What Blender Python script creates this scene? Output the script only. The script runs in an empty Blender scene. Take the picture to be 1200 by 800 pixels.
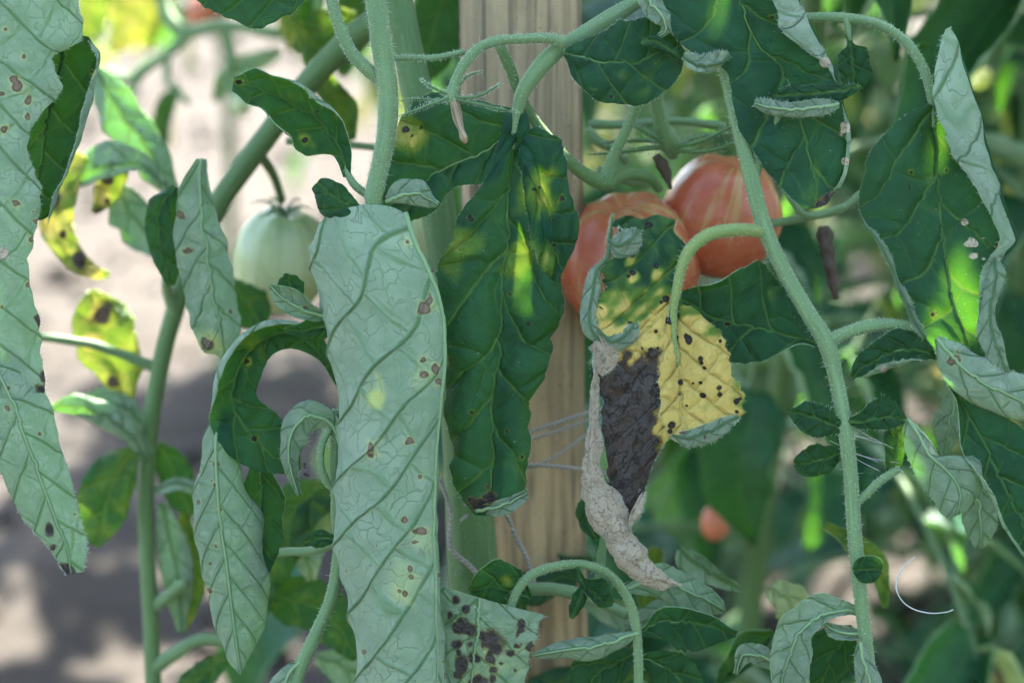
import bpy, math, random
import numpy as np
from mathutils import Vector, Matrix

# ------------------------------------------------------------------ camera
S = 0.25e-3            # metres per picture unit at the focus distance
D0 = 0.60              # focus distance
CAM_Z = 0.70
PITCH = math.radians(16.0)
scene = bpy.context.scene
cam_data = bpy.data.cameras.new("camera")
cam = bpy.data.objects.new("camera", cam_data)
scene.collection.objects.link(cam)
cam.location = (0, 0, CAM_Z)
cam.rotation_euler = (math.pi / 2 - PITCH, 0, 0)
cam_data.sensor_width = 36
cam_data.lens = 72
cam_data.clip_start = 0.01
cam_data.clip_end = 500
cam_data.dof.use_dof = True
cam_data.dof.focus_distance = D0 + 0.004
cam_data.dof.aperture_fstop = 7.5
scene.camera = cam

# ------------------------------------------------------------------ sky and sun
SUN_EL, SUN_AZ = math.radians(52), math.radians(18)      # azimuth to the right of the view direction
sun_dir = Vector((math.sin(SUN_AZ) * math.cos(SUN_EL), math.cos(SUN_AZ) * math.cos(SUN_EL), math.sin(SUN_EL)))
world = bpy.data.worlds.new("World")
scene.world = world
world.use_nodes = True
wn = world.node_tree
bgn = wn.nodes["Background"]
sky = wn.nodes.new("ShaderNodeTexSky")
sky.sky_type = 'NISHITA'
sky.sun_disc = False
sky.sun_elevation = SUN_EL
sky.sun_rotation = SUN_AZ
sky.air_density = 1.0
sky.dust_density = 2.0
wn.links.new(sky.outputs[0], bgn.inputs[0])
bgn.inputs[1].default_value = 0.085
sd = bpy.data.lights.new("sun", 'SUN')
sd.energy = 5.0
sd.angle = math.radians(0.55)
sd.color = (1.0, 0.95, 0.86)
sun = bpy.data.objects.new("sun", sd)
scene.collection.objects.link(sun)
sun.rotation_euler = (-sun_dir).to_track_quat('-Z', 'Y').to_euler()
sun.location = (1, 3, 4)
vs = scene.view_settings
vs.view_transform = 'Standard'
vs.look = 'None'
vs.exposure = 3.45
vs.gamma = 1
scene.render.engine = 'CYCLES'
scene.cycles.use_denoising = True
scene.cycles.max_bounces = 7
scene.cycles.transmission_bounces = 6
scene.cycles.diffuse_bounces = 4
scene.cycles.use_adaptive_sampling = True
scene.cycles.adaptive_threshold = 0.02
scene.cycles.sample_clamp_indirect = 6

# ------------------------------------------------------------------ geometry helpers
cR = math.cos(PITCH); sR = math.sin(PITCH)
def W(P):
    """picture units (x right, y down, z toward the viewer, all at the focus scale) -> world metres"""
    P = np.asarray(P, float)
    D = D0 - P[..., 2] * S
    k = S * D / D0
    X = (P[..., 0] - 600) * k
    Y = (400 - P[..., 1]) * k
    out = np.empty(P.shape[:-1] + (3,))
    out[..., 0] = X
    out[..., 1] = D * cR + Y * sR
    out[..., 2] = CAM_Z - D * sR + Y * cR
    return out
def W1(x, y, z):
    return Vector(W(np.array([x, y, z], float)))
def WR(z):
    return S * (D0 - z * S) / D0
def LOCAL(scale):
    def f(P):
        P = np.asarray(P, float)
        return np.stack([P[..., 0] * scale, -P[..., 1] * scale, P[..., 2] * scale], -1)
    return f

def cr(P, t):
    """Catmull-Rom through P (n,...) at parameters t in [0,n-1]"""
    P = np.asarray(P, float)
    n = len(P)
    Q = np.concatenate([(2 * P[0] - P[1])[None], P, (2 * P[-1] - P[-2])[None]], 0)
    i = np.clip(np.floor(t).astype(int), 0, n - 2)
    f = (t - i).reshape((-1,) + (1,) * (P.ndim - 1))
    p0, p1, p2, p3 = Q[i], Q[i + 1], Q[i + 2], Q[i + 3]
    return 0.5 * ((2 * p1) + (-p0 + p2) * f + (2 * p0 - 5 * p1 + 4 * p2 - p3) * f ** 2 + (-p0 + 3 * p1 - 3 * p2 + p3) * f ** 3)

class Sines:
    """smooth random field"""
    def __init__(self, rng, freq, dim=2, n=7):
        self.k = rng.normal(0, 1, (n, dim)) * freq
        self.p = rng.uniform(0, 6.28, n)
        self.n = n
    def __call__(self, *a):
        r = 0
        for i in range(self.n):
            q = self.p[i]
            for d, x in enumerate(a):
                q = q + self.k[i, d] * x
            r = r + np.sin(q)
        return r / math.sqrt(self.n / 2) / 1.6

def vnorm(a):
    return a / (np.linalg.norm(a, axis=-1, keepdims=True) + 1e-12)

def rib(pts, ncol=6):
    """midrib stations (x, y, z, width a, width b, tilt, curl a, curl b) -> control net.
    b is the side of (view x travel): screen right for a leaf that hangs down."""
    pts = np.array([tuple(p) + (0,) * (8 - len(p)) for p in pts], float)
    P = pts[:, :3].copy(); P[:, 1] *= -1
    T = vnorm(np.gradient(P, axis=0))
    C = np.array([0, 0, 1.0])
    Sv = vnorm(np.cross(C, T)); N = np.cross(T, Sv)
    ti = np.radians(pts[:, 5])[:, None]
    S2 = Sv * np.cos(ti) + N * np.sin(ti)
    N2 = N * np.cos(ti) - Sv * np.sin(ti)
    net = np.zeros((len(P), 2 * ncol + 1, 3))
    for j in range(-ncol, ncol + 1):
        t = abs(j) / ncol
        a = j < 0
        w = pts[:, 3] if a else pts[:, 4]
        th = np.radians(pts[:, 6] if a else pts[:, 7])
        th = np.where(np.abs(th) < 1e-3, 1e-3, th)
        # curl grows toward the margin
        o1 = np.zeros(len(P)); o2 = np.zeros(len(P)); K = 14
        for q in range(K):
            tt = (q + .5) / K * t
            ang = th * tt ** 1.5
            o1 += np.cos(ang) * t / K; o2 += np.sin(ang) * t / K
        sg = -1 if a else 1
        net[:, j + ncol] = P + (w * o1 * sg)[:, None] * S2 + (w * o2)[:, None] * N2
    net[..., 1] *= -1
    return net, float(ncol)

class Leaf:
    """collects patches (two shells and a rim each) into one mesh"""
    def __init__(self, seed=0, xf=W, res=3.0, unit=0.025):
        self.rng = np.random.default_rng(seed)
        self.xf, self.res, self.unit = xf, res, unit
        self.V = []; self.F = []; self.M = []; self.uv = []; self.uv2 = []; self.uv3 = []; self.dis = []
        self.n = 0; self.ribs = []
    def patch(self, net, mid=None, face='top', period=70, slope=1.3, edge=.075, teeth=.04, ruffle=4.5, quilt=2.2,
              thick=1.0, dabs=(), polys=(), base=(0, 0, 0, 0), bumps=2.0, res=None, cell=None, crumple=0):
        net = np.asarray(net, float)
        R, C = net.shape[:2]
        rng = self.rng
        if mid is None: mid = (C - 1) / 2
        res = res or self.res
        L = np.linalg.norm(np.diff(net[:, int(round(mid))], axis=0), axis=-1).sum()
        Wd = max(np.linalg.norm(np.diff(net[i], axis=0), axis=-1).sum() for i in range(R))
        nv = int(np.clip(L / res, 10, 420)) + 1
        nu = int(np.clip(Wd / res, 8, 220)) + 1
        tv = np.linspace(0, R - 1, nv)
        A = cr(net, tv)                                     # nv, C, 3
        tt = np.linspace(0, 1, nv)
        f1 = Sines(rng, 16, 1, 9); f2 = Sines(rng, 70, 1, 9)
        edge = edge * 1.5
        eL = edge * (f1(tt) * .7 + f2(tt) * .35 + .6); f1 = Sines(rng, 16, 1, 9); f2 = Sines(rng, 70, 1, 9)
        eR = edge * (f1(tt) * .7 + f2(tt) * .35 + .6)
        if teeth:
            k = L / 26 / max(period / 70, .3)
            ph = rng.uniform(0, 1, 2)
            saw = lambda x: np.abs(((x + .15 * np.sin(x * 4.1)) % 1) - .35)
            eL = eL + teeth * saw(tt * k + ph[0]); eR = eR + teeth * saw(tt * k + ph[1])
        fade = np.clip(np.minimum(tt, 1 - tt) * 8, .15, 1)
        eL = eL * fade; eR = eR * fade
        G = np.zeros((nv, nu, 3)); cp = np.zeros((nv, nu))
        for i in range(nv):
            a = eL[i] * mid; b = (C - 1) - eR[i] * (C - 1 - mid)
            t = np.linspace(a, b, nu)
            # keep one grid line exactly on the midrib
            jm = int(np.clip(round((mid - a) / (b - a) * (nu - 1)), 0, nu - 1))
            if 0 < jm < nu - 1:
                t = np.concatenate([np.linspace(a, mid, jm + 1)[:-1], np.linspace(mid, b, nu - jm)])
            G[i] = cr(A[i], t); cp[i] = t
        jm = int(np.argmin(np.abs(cp[nv // 2] - mid)))
        dv = np.linalg.norm(np.diff(G[:, jm], axis=0), axis=-1)
        v = np.concatenate([[0], np.cumsum(dv)])
        du = np.linalg.norm(np.diff(G, axis=1), axis=-1)
        u = np.concatenate([np.zeros((nv, 1)), np.cumsum(du, 1)], 1)
        u = u - u[:, jm:jm + 1]
        hw = np.maximum(np.where(u < 0, -u[:, :1], u[:, -1:]), 1e-6)
        en = np.abs(u) / hw                                   # 0 midrib .. 1 margin
        V2 = np.repeat(v[:, None], nu, 1)
        warp = Sines(rng, 1 / 45., 2, 8)
        au = np.abs(u)
        s = (V2 - slope * au + .0016 * au ** 2 * slope + warp(u, V2) * period * .16) / period
        s = s + np.where(u > 0, .5, 0.)
        cell = cell or period * .62
        sf = s - np.floor(s); band = np.floor(s) * 7.31 + np.where(u > 0, 3.7, 0)
        wob = Sines(rng, 1 / 30., 2, 7)
        rg_ = (au + slope * period / (1 + slope ** 2) * sf + wob(u, V2) * cell * .30) / cell + (np.abs(np.sin(band * 12.9898) * 43758.5) % 1)
        # relief: blades puff up between the secondary veins
        Gw = self.xf(G)
        dr = np.gradient(Gw, axis=0); dc = np.gradient(Gw, axis=1)
        N = vnorm(np.cross(dr, dc))
        if face == 'under': N = -N
        scl = np.median(np.linalg.norm(dr, axis=-1)) / max(np.median(np.linalg.norm(np.gradient(G, axis=0), axis=-1)), 1e-9)
        ph = 1 - np.abs((s % 1) - .5) * 2                     # 0 on the vein, 1 between
        ph2 = 1 - np.abs((rg_ % 1) - .5) * 2
        bulge = lambda q: np.sqrt(np.clip(1 - (1 - np.clip(q * 1.3, 0, 1)) ** 2, 0, 1))
        puff = bulge(ph) * (.45 + .55 * bulge(ph2)) * np.clip(en * 3, 0, 1) * np.clip((1 - en) * 3 + .25, 0, 1)
        lump = Sines(rng, 1 / 14., 2, 10); lump2 = Sines(rng, 1 / 40., 2, 8)
        h = quilt * puff + bumps * (.5 * lump(u, V2) + lump2(u, V2)) * np.clip(en * 2, .2, 1)
        if crumple:
            c1 = Sines(rng, 1 / 11., 2, 6); c2 = Sines(rng, 1 / 6., 2, 6); c3 = Sines(rng, 1 / 3., 2, 6)
            h = h + crumple * ((1 - np.abs(c1(u, V2)) * 1.4) + .5 * (1 - np.abs(c2(u, V2)) * 1.4) + .22 * c3(u, V2))
        fr = Sines(rng, 1 / 17., 1, 6); fr2 = Sines(rng, 1 / 17., 1, 6)
        h = h + ruffle * en ** 3 * np.where(u < 0, fr(V2), fr2(V2)) * fade[:, None]
        Gw = Gw + N * (h * scl)[..., None]
        dr = np.gradient(Gw, axis=0); dc = np.gradient(Gw, axis=1)
        N = vnorm(np.cross(dr, dc))
        if face == 'under': N = -N
        # marks
        D = np.zeros((nv, nu, 4)); D[:] = base
        X, Y = G[..., 0], G[..., 1]
        pn = Sines(rng, 1 / 6., 2, 10); pn2 = Sines(rng, 1 / 14., 2, 8)
        for d in dabs:
            x, y, r = d[:3]; r = r * (.66 if len(d) < 4 or d[3] == 'n' else 1); kind = d[3] if len(d) > 3 else 's'
            rr = np.hypot((X - x) * rng.uniform(.8, 1.25), Y - y) / (r * rng.uniform(.8, 1.15)) * (1 + (.16 if kind == 'n' else .36) * pn(X * 8 / r, Y * 8 / r))
            if kind == 's':
                D[..., 0] = np.maximum(D[..., 0], np.clip(1.5 - rr, 0, 1))
                D[..., 1] = np.maximum(D[..., 1], .45 * np.clip(2.2 - rr, 0, 1))
            elif kind == 'n':
                D[..., 0] = np.maximum(D[..., 0], np.clip(1.5 - rr, 0, 1))
            else:
                ch = 'syxd'.index(kind)
                val = d[4] if len(d) > 4 else 1
                D[..., ch] = np.maximum(D[..., ch], val * np.clip(1.5 - rr, 0, 1))
        for kind, pl, soft, val in polys:
            pl = np.array(pl, float); ins = np.zeros(X.shape, bool); dist = np.full(X.shape, 1e9)
            for q in range(len(pl)):
                a, b = pl[q], pl[(q + 1) % len(pl)]
                cnd = ((a[1] > Y) != (b[1] > Y)) & (X < (b[0] - a[0]) * (Y - a[1]) / (b[1] - a[1] + 1e-9) + a[0])
                ins ^= cnd
                ab = b - a
                tq = np.clip(((X - a[0]) * ab[0] + (Y - a[1]) * ab[1]) / (ab @ ab + 1e-9), 0, 1)
                dist = np.minimum(dist, np.hypot(X - a[0] - tq * ab[0], Y - a[1] - tq * ab[1]))
            sd_ = np.where(ins, dist, -dist) + soft * .6 * pn(X, Y) + soft * .5 * pn2(X, Y)
            m = np.clip(sd_ / soft * .5 + .5, 0, 1)
            ch = 'syxd'.index(kind)
            if val > 0: D[..., ch] = np.maximum(D[..., ch], m * val)
            else: D[..., ch] = D[..., ch] * (1 - m)
        th = thick * .5 * scl
        top = Gw + N * th; bot = Gw - N * th
        idx = np.arange(nv * nu).reshape(nv, nu)
        q = np.stack([idx[:-1, :-1], idx[1:, :-1], idx[1:, 1:], idx[:-1, 1:]], -1).reshape(-1, 4)
        if face == 'under': q = q[:, ::-1]
        o = self.n; n = nv * nu
        F = [q + o, q[:, ::-1] + o + n]
        M = [np.zeros(len(q), int), np.ones(len(q), int)]
        bd = np.concatenate([idx[0, :], idx[1:, -1], idx[-1, -2::-1], idx[-2:0:-1, 0]])
        b2 = np.roll(bd, -1)
        rimq = np.stack([bd, bd + n, b2 + n, b2], -1)
        if face != 'under': rimq = rimq[:, ::-1]
        F.append(rimq + o); M.append(np.ones(len(rimq), int))
        self.V += [top.reshape(-1, 3), bot.reshape(-1, 3)]
        self.F += F; self.M += M
        cm = self.unit; fc = period * .55
        uva = np.stack([u * cm, s], -1).reshape(-1, 2); uvb = np.stack([u / fc, V2 / fc], -1).reshape(-1, 2)
        self.uv += [uva, uva]; self.uv2 += [uvb, uvb]
        uvc = np.stack([rg_, sf], -1).reshape(-1, 2); self.uv3 += [uvc, uvc]
        self.dis += [D.reshape(-1, 4)] * 2
        self.n += 2 * n
        self.ribs.append((Gw[:, jm], N[:, jm], scl))
        self.margins = getattr(self, 'margins', []) + [(Gw[:, 0], vnorm(Gw[:, 0] - Gw[:, 1])), (Gw[:, -1], vnorm(Gw[:, -1] - Gw[:, -2]))]
        return self
    def mesh(self, name, origin):
        V = np.concatenate(self.V) - np.asarray(origin); F = np.concatenate(self.F); M = np.concatenate(self.M)
        me = bpy.data.meshes.new(name)
        me.vertices.add(len(V)); me.vertices.foreach_set("co", V.astype(np.float32).ravel())
        me.loops.add(F.size); me.loops.foreach_set("vertex_index", F.astype(np.int32).ravel())
        me.polygons.add(len(F))
        me.polygons.foreach_set("loop_start", np.arange(0, F.size, 4, dtype=np.int32))
        me.polygons.foreach_set("loop_total", np.full(len(F), 4, dtype=np.int32))
        me.polygons.foreach_set("material_index", M.astype(np.int32))
        me.polygons.foreach_set("use_smooth", np.ones(len(F), bool))
        for nm, arr in (("veins", self.uv), ("flat", self.uv2), ("rungs", self.uv3)):
            a = np.concatenate(arr)[F.ravel()]
            me.uv_layers.new(name=nm).data.foreach_set("uv", a.astype(np.float32).ravel())
        at = me.attributes.new("dis", 'FLOAT_COLOR', 'POINT')
        at.data.foreach_set("color", np.concatenate(self.dis).astype(np.float32).ravel())
        me.update(calc_edges=True)
        return me

def pymesh(name, V, F, smooth=True, uv=None):
    me = bpy.data.meshes.new(name)
    me.from_pydata([tuple(v) for v in V], [], [tuple(f) for f in F])
    if smooth:
        me.polygons.foreach_set("use_smooth", [True] * len(me.polygons))
    if uv is not None:
        ul = me.uv_layers.new(name="flat")
        li = np.zeros(len(me.loops), np.int32); me.loops.foreach_get("vertex_index", li)
        ul.data.foreach_set("uv", np.asarray(uv, np.float32)[li].ravel())
    me.update()
    return me

def tube_geo(P, r, n=14, rough=0.0, seed=0, flat=1.0):
    """P (m,3) world points, r (m,) world radii -> vertices, faces, uv, ring frames"""
    P = np.asarray(P, float); m = len(P)
    T = vnorm(np.gradient(P, axis=0))
    ref = np.array([0.3, -0.9, 0.2])
    U = np.zeros((m, 3))
    u = ref - T[0] * (ref @ T[0]); u /= np.linalg.norm(u)
    for i in range(m):
        u = u - T[i] * (u @ T[i]); u /= np.linalg.norm(u); U[i] = u
    Bn = np.cross(T, U)
    ang = np.linspace(0, 2 * math.pi, n, endpoint=False)
    rng = np.random.default_rng(seed)
    ln = np.concatenate([[0], np.cumsum(np.linalg.norm(np.diff(P, axis=0), axis=1))])
    V = []; uv = []
    fr = Sines(rng, 1, 2, 8)
    for i in range(m):
        rr = r[i] * (1 + rough * fr(np.cos(ang) * 1.2 + np.sin(ang), np.full(n, ln[i] / max(r.mean(), 1e-6) * .7)) + rough * .5 * np.cos(ang * 5))
        V.append(P[i] + rr[:, None] * (np.cos(ang)[:, None] * U[i] + np.sin(ang)[:, None] * Bn[i] * flat))
        uv.append(np.stack([ang / 6.2832, np.full(n, ln[i] * 100)], -1))
    V = np.concatenate(V); uv = np.concatenate(uv)
    F = []
    for i in range(m - 1):
        for j in range(n):
            F.append((i * n + j, i * n + (j + 1) % n, (i + 1) * n + (j + 1) % n, (i + 1) * n + j))
    F.append(tuple(range(n - 1, -1, -1))); F.append(tuple(range((m - 1) * n, m * n)))
    return V, F, uv, (P, T, U, Bn)

def path_px(pts, step=6.0):
    pts = np.array([tuple(p) if len(p) == 4 else tuple(p[:2]) + (0, p[2]) for p in pts], float)
    L = np.linalg.norm(np.diff(pts[:, :3], axis=0), axis=1).sum()
    m = int(max(6, L / step))
    Q = cr(pts, np.linspace(0, len(pts) - 1, m))
    return W(Q[:, :3]), np.maximum(Q[:, 3], .3) * WR(Q[:, 2])

def hair_geo(points, dirs, lens, rad, rng):
    V = []; F = []
    for p, d, l in zip(points, dirs, lens):
        d = d / (np.linalg.norm(d) + 1e-9)
        a = np.cross(d, [0.31, 0.52, 0.79]); a /= np.linalg.norm(a); b = np.cross(d, a)
        o = len(V)
        bend = rng.normal(0, .22, 3) * l
        for k in range(3):
            c = math.cos(k * 2.094); s_ = math.sin(k * 2.094)
            V.append(p + rad * (a * c + b * s_) - d * rad)
        for k in range(3):
            c = math.cos(k * 2.094); s_ = math.sin(k * 2.094)
            V.append(p + d * l * .55 + bend * .3 + rad * .6 * (a * c + b * s_))
        V.append(p + d * l + bend)
        for k in range(3):
            k2 = (k + 1) % 3
            F.append((o + k, o + k2, o + 3 + k2, o + 3 + k)); F.append((o + 3 + k, o + 3 + k2, o + 6))
    return V, F

# ------------------------------------------------------------------ materials
class NT:
    def __init__(self, name):
        self.m = bpy.data.materials.new(name); self.m.use_nodes = True
        self.t = self.m.node_tree
        self.out = self.t.nodes["Material Output"]; self.p = self.t.nodes["Principled BSDF"]
    def n(self, kind, **kw):
        nd = self.t.nodes.new("ShaderNode" + kind)
        for k, v in kw.items(): setattr(nd, k, v)
        return nd
    def set(self, sock, val):
        if hasattr(val, 'is_output'): self.t.links.new(val, sock)
        elif isinstance(val, (tuple, list)) and len(val) == 3 and sock.type == 'RGBA': sock.default_value = tuple(val) + (1,)
        else: sock.default_value = val
    def math(self, op, a, b=None, c=None, clamp=False):
        nd = self.n("Math", operation=op, use_clamp=clamp)
        for i, x in enumerate((a, b, c)):
            if x is not None: self.set(nd.inputs[i], x)
        return nd.outputs[0]
    def ramp(self, x, a, b, lo=0., hi=1., smooth=True):
        nd = self.n("MapRange", interpolation_type='SMOOTHSTEP' if smooth else 'LINEAR')
        for k, v in (("Value", x), ("From Min", a), ("From Max", b), ("To Min", lo), ("To Max", hi)): self.set(nd.inputs[k], v)
        return nd.outputs[0]
    def mix(self, f, a, b, mode='MIX'):
        nd = self.n("Mix", data_type='RGBA', blend_type=mode)
        self.set(nd.inputs[0], f); self.set(nd.inputs[6], a); self.set(nd.inputs[7], b)
        return nd.outputs[2]
    def noise(self, vec, scale, detail=3, rough=.55, dist=0., dims='3D'):
        nd = self.n("TexNoise", noise_dimensions=dims)
        if vec is not None: self.set(nd.inputs["Vector"], vec)
        nd.inputs["Scale"].default_value = scale; nd.inputs["Detail"].default_value = detail
        nd.inputs["Roughness"].default_value = rough; nd.inputs["Distortion"].default_value = dist
        return nd.outputs[0]
    def voro(self, vec, scale, feature='F1', rnd=1., dims='2D', out=0):
        nd = self.n("TexVoronoi", feature=feature, voronoi_dimensions=dims)
        self.set(nd.inputs["Vector"], vec); nd.inputs["Scale"].default_value = scale
        nd.inputs["Randomness"].default_value = rnd
        return nd.outputs[out]
    def uv(self, name): return self.n("UVMap", uv_map=name).outputs[0]
    def obj(self): return self.n("TexCoord").outputs["Object"]
    def sep(self, v):
        nd = self.n("SeparateXYZ"); self.set(nd.inputs[0], v); return nd.outputs
    def comb(self, x, y, z=0.):
        nd = self.n("CombineXYZ")
        for i, k in enumerate((x, y, z)): self.set(nd.inputs[i], k)
        return nd.outputs[0]
    def vmath(self, op, a, b):
        nd = self.n("VectorMath", operation=op); self.set(nd.inputs[0], a); self.set(nd.inputs[1], b); return nd.outputs[0]
    def bump(self, h, strength, dist):
        nd = self.n("Bump"); self.set(nd.inputs["Height"], h)
        nd.inputs["Strength"].default_value = strength; nd.inputs["Distance"].default_value = dist
        return nd.outputs[0]

def leaf_material(name, under, far=False):
    m = NT(name)
    vu = m.uv("veins"); fl = m.uv("flat")
    sx = m.sep(vu); u, s = sx[0], sx[1]
    au = m.math('ABSOLUTE', u)
    ob = m.n("ObjectInfo").outputs["Random"]
    off = m.math('MULTIPLY', ob, 37.)
    flo = m.vmath('ADD', fl, m.comb(off, off, 0.))
    mid = m.ramp(au, .02, .075, 1., 0.)
    fr = m.math('FRACT', s)
    d = m.math('SUBTRACT', .5, m.math('ABSOLUTE', m.math('SUBTRACT', fr, .5)))      # 0 on a secondary vein
    n3 = m.noise(flo, 1.0, 2, dims='2D')
    n1 = m.noise(flo, 8., 3 if far else 5, .65, dims='2D')
    at = m.n("Attribute", attribute_name="dis")
    rgb = m.n("SeparateColor"); m.set(rgb.inputs[0], at.outputs["Color"])
    R, Yl, B, A = rgb.outputs[0], rgb.outputs[1], rgb.outputs[2], at.outputs["Alpha"]
    yel = m.ramp(m.math('ADD', Yl, m.math('MULTIPLY', m.math('SUBTRACT', n3, .5), .7)), .15, .95, smooth=False)
    if far:
        sec = m.ramp(d, 0., .04, 1., 0.)
        vein = m.math('MAXIMUM', mid, m.math('MULTIPLY', sec, .7)); n2 = n1
        spot = m.ramp(n1, .70, .74, 0., .8); dead = m.math('MULTIPLY', spot, 0.); dry = dead
    else:
        wv = m.n("TexNoise", noise_dimensions='2D'); m.set(wv.inputs["Vector"], flo); wv.inputs["Scale"].default_value = 1.7; wv.inputs["Detail"].default_value = 2
        wc = m.vmath('SUBTRACT', wv.outputs["Color"], (.5, .5, .5))
        d = m.math('ABSOLUTE', m.math('ADD', d, m.math('MULTIPLY', m.sep(wc)[0], .035)))
        wsec = m.ramp(au, 0., 2.6, .078, .040)
        sec = m.ramp(d, 0., wsec, 1., 0.)
        tv = m.vmath('ADD', flo, m.vmath('MULTIPLY', wc, (.4, .4, 0.)))
        rr = m.sep(m.uv("rungs"))[0]
        t1 = m.math('SUBTRACT', .5, m.math('ABSOLUTE', m.math('SUBTRACT', m.math('FRACT', rr), .5)))
        t1 = m.math('ABSOLUTE', m.math('ADD', t1, m.math('MULTIPLY', m.sep(wc)[1], .12)))
        t1m = m.ramp(t1, .0, .075, 1., 0.)
        t2 = m.voro(m.vmath('ADD', tv, m.vmath('MULTIPLY', wc, (.5, .5, 0.))), 2.3, 'DISTANCE_TO_EDGE')
        t2m = m.ramp(t2, .0, .07, 1., 0.)
        fadev = m.ramp(n3, .35, .65, .45, 1.)
        vein = m.math('MAXIMUM', m.math('MAXIMUM', mid, sec), m.math('MAXIMUM', m.math('MULTIPLY', m.math('MULTIPLY', t1m, .72), fadev), m.math('MULTIPLY', m.math('MULTIPLY', t2m, fadev), .34)))
        n2 = m.noise(flo, 30., 3, .6, dims='2D')
        jit = m.math('MULTIPLY', m.math('SUBTRACT', n1, .5), .7)
        spot = m.ramp(m.math('ADD', R, m.math('MULTIPLY', jit, .7)), .28, .72)
        dead = m.ramp(m.math('ADD', B, jit), .40, .60)
        dry = m.ramp(m.math('ADD', A, m.math('MULTIPLY', jit, .6)), .40, .60)
        rv = m.n("TexVoronoi", voronoi_dimensions='2D'); m.set(rv.inputs["Vector"], flo); rv.inputs["Scale"].default_value = 1.0
        cr_ = m.sep(rv.outputs["Color"])
        on = m.ramp(cr_[0], .955, .96)
        rad = m.math('ADD', .025, m.math('MULTIPLY', cr_[1], .045))
        dd = m.math('ADD', rv.outputs[0], m.math('MULTIPLY', jit, .06))
        fleck = m.math('MULTIPLY', on, m.ramp(dd, m.math('MULTIPLY', rad, .6), rad, .85, 0.))
        fhalo = m.math('MULTIPLY', on, m.ramp(dd, rad, m.math('MULTIPLY', rad, 2.6), .3, 0.))
        spot = m.math('MAXIMUM', spot, fleck); yel = m.math('MAXIMUM', yel, fhalo)
    if not under:
        base = m.mix(m.ramp(n3, .3, .7), (.004, .035, .022), (.013, .072, .037))
        base = m.mix(m.math('MULTIPLY', n2, .30), base, (.014, .075, .048))
        base = m.mix(m.math('MULTIPLY', ob, .30), base, (.009, .045, .012))
        base = m.mix(m.math('MULTIPLY', m.math('MAXIMUM', m.math('MULTIPLY', m.math('MAXIMUM', mid, sec), .85), m.math('MULTIPLY', vein, .30)) if not far else m.math('MULTIPLY', vein, .4), .9), base, (.075, .17, .05))
        ycol = m.mix(n1, (.66, .47, .10), (.80, .60, .20))
        ycol = m.mix(m.math('MULTIPLY', vein, .35), ycol, (.46, .46, .12))
        col = m.mix(m.ramp(yel, .0, .5), base, (.10, .20, .025)); col = m.mix(m.ramp(yel, .38, .9), col, ycol)
        spc = m.mix(m.ramp(R, .80, 1.), (.018, .013, .011), (.055, .048, .046))
    else:
        base = m.mix(m.ramp(n3, .3, .7), (.20, .278, .182), (.325, .405, .288))
        base = m.mix(m.math('MULTIPLY', n2, .40), base, (.39, .47, .36))
        base = m.mix(m.math('MULTIPLY', ob, .30), base, (.20, .31, .17))
        base = m.mix(m.math('MULTIPLY', vein, .88), base, (.075, .185, .070))
        ycol = m.mix(n1, (.50, .58, .16), (.60, .66, .24))
        col = m.mix(m.math('MULTIPLY', yel, .9), base, ycol)
        spc = m.mix(m.ramp(R, .72, 1.), (.135, .082, .048), (.25, .185, .13))
    if not far:
        dcol = m.mix(m.ramp(n1, .38, .66), (.030, .023, .019), (.125, .10, .082))
        dcol = m.mix(m.ramp(n2, .52, .72, 0., .45), dcol, (.19, .165, .145))
        nr = m.noise(flo, 2.4, 6, .72, .8, dims='2D')
        dcol = m.mix(m.ramp(nr, .46, .58), m.mix(.5, dcol, (.15, .135, .12)), m.mix(.6, dcol, (.022, .017, .015)))
        rcol = m.mix(m.math('MAXIMUM', m.ramp(nr, .53, .60, 0., .85), m.ramp(n1, .56, .66, 0., .6)), (.74, .60, .42), (.26, .20, .13))
        rcol = m.mix(m.ramp(n2, .5, .7, 0., .7), rcol, (.76, .66, .51))
        if not under:                                # specks of dust
            dv = m.n("TexVoronoi", voronoi_dimensions='2D'); m.set(dv.inputs["Vector"], flo); dv.inputs["Scale"].default_value = 5.
            dk = m.math('MULTIPLY', m.ramp(m.sep(dv.outputs["Color"])[0], .95, .96), m.ramp(dv.outputs[0], .04, m.math('ADD', .06, m.math('MULTIPLY', m.sep(dv.outputs["Color"])[1], .12)), .7, 0.))
            col = m.mix(dk, col, (.30, .33, .28))
        col = m.mix(m.ramp(m.math('ADD', B, m.math('MULTIPLY', jit, .9)), .12, .45, 0., .85), col, (.17, .095, .042))
        dcol = m.mix(m.ramp(n3, .45, .7, 0., .6), dcol, (.105, .066, .042))
        col = m.mix(spot, col, spc); col = m.mix(dead, col, dcol); col = m.mix(dry, col, rcol)
    else:
        col = m.mix(spot, col, spc)
    p = m.p
    m.set(p.inputs["Base Color"], col)
    m.set(p.inputs["Specular IOR Level"], .24 if not under else .10)
    if not under: m.set(p.inputs["Roughness"], m.ramp(n2, .3, .7, .42, .62))
    else: m.set(p.inputs["Roughness"], .78)
    rotk = m.math('MAXIMUM', dead, dry)
    if not far:
        m.set(p.inputs["Sheen Weight"], .12 if under else 0.); m.set(p.inputs["Sheen Roughness"], .5)
        hh = m.math('MULTIPLY', vein, .8 if under else -.7)
        hh = m.math('ADD', hh, m.math('MULTIPLY', m.math('MULTIPLY', m.ramp(t1, 0., .25), m.ramp(d, 0., .2)), .8))
        hh = m.math('ADD', hh, m.math('MULTIPLY', m.ramp(t2, 0., .3), .05))
        hh = m.math('ADD', hh, m.math('MULTIPLY', n2, .30))
        hh = m.math('ADD', hh, m.math('MULTIPLY', m.math('ADD', rotk, .08), m.math('MULTIPLY', n1, .9)))
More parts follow.
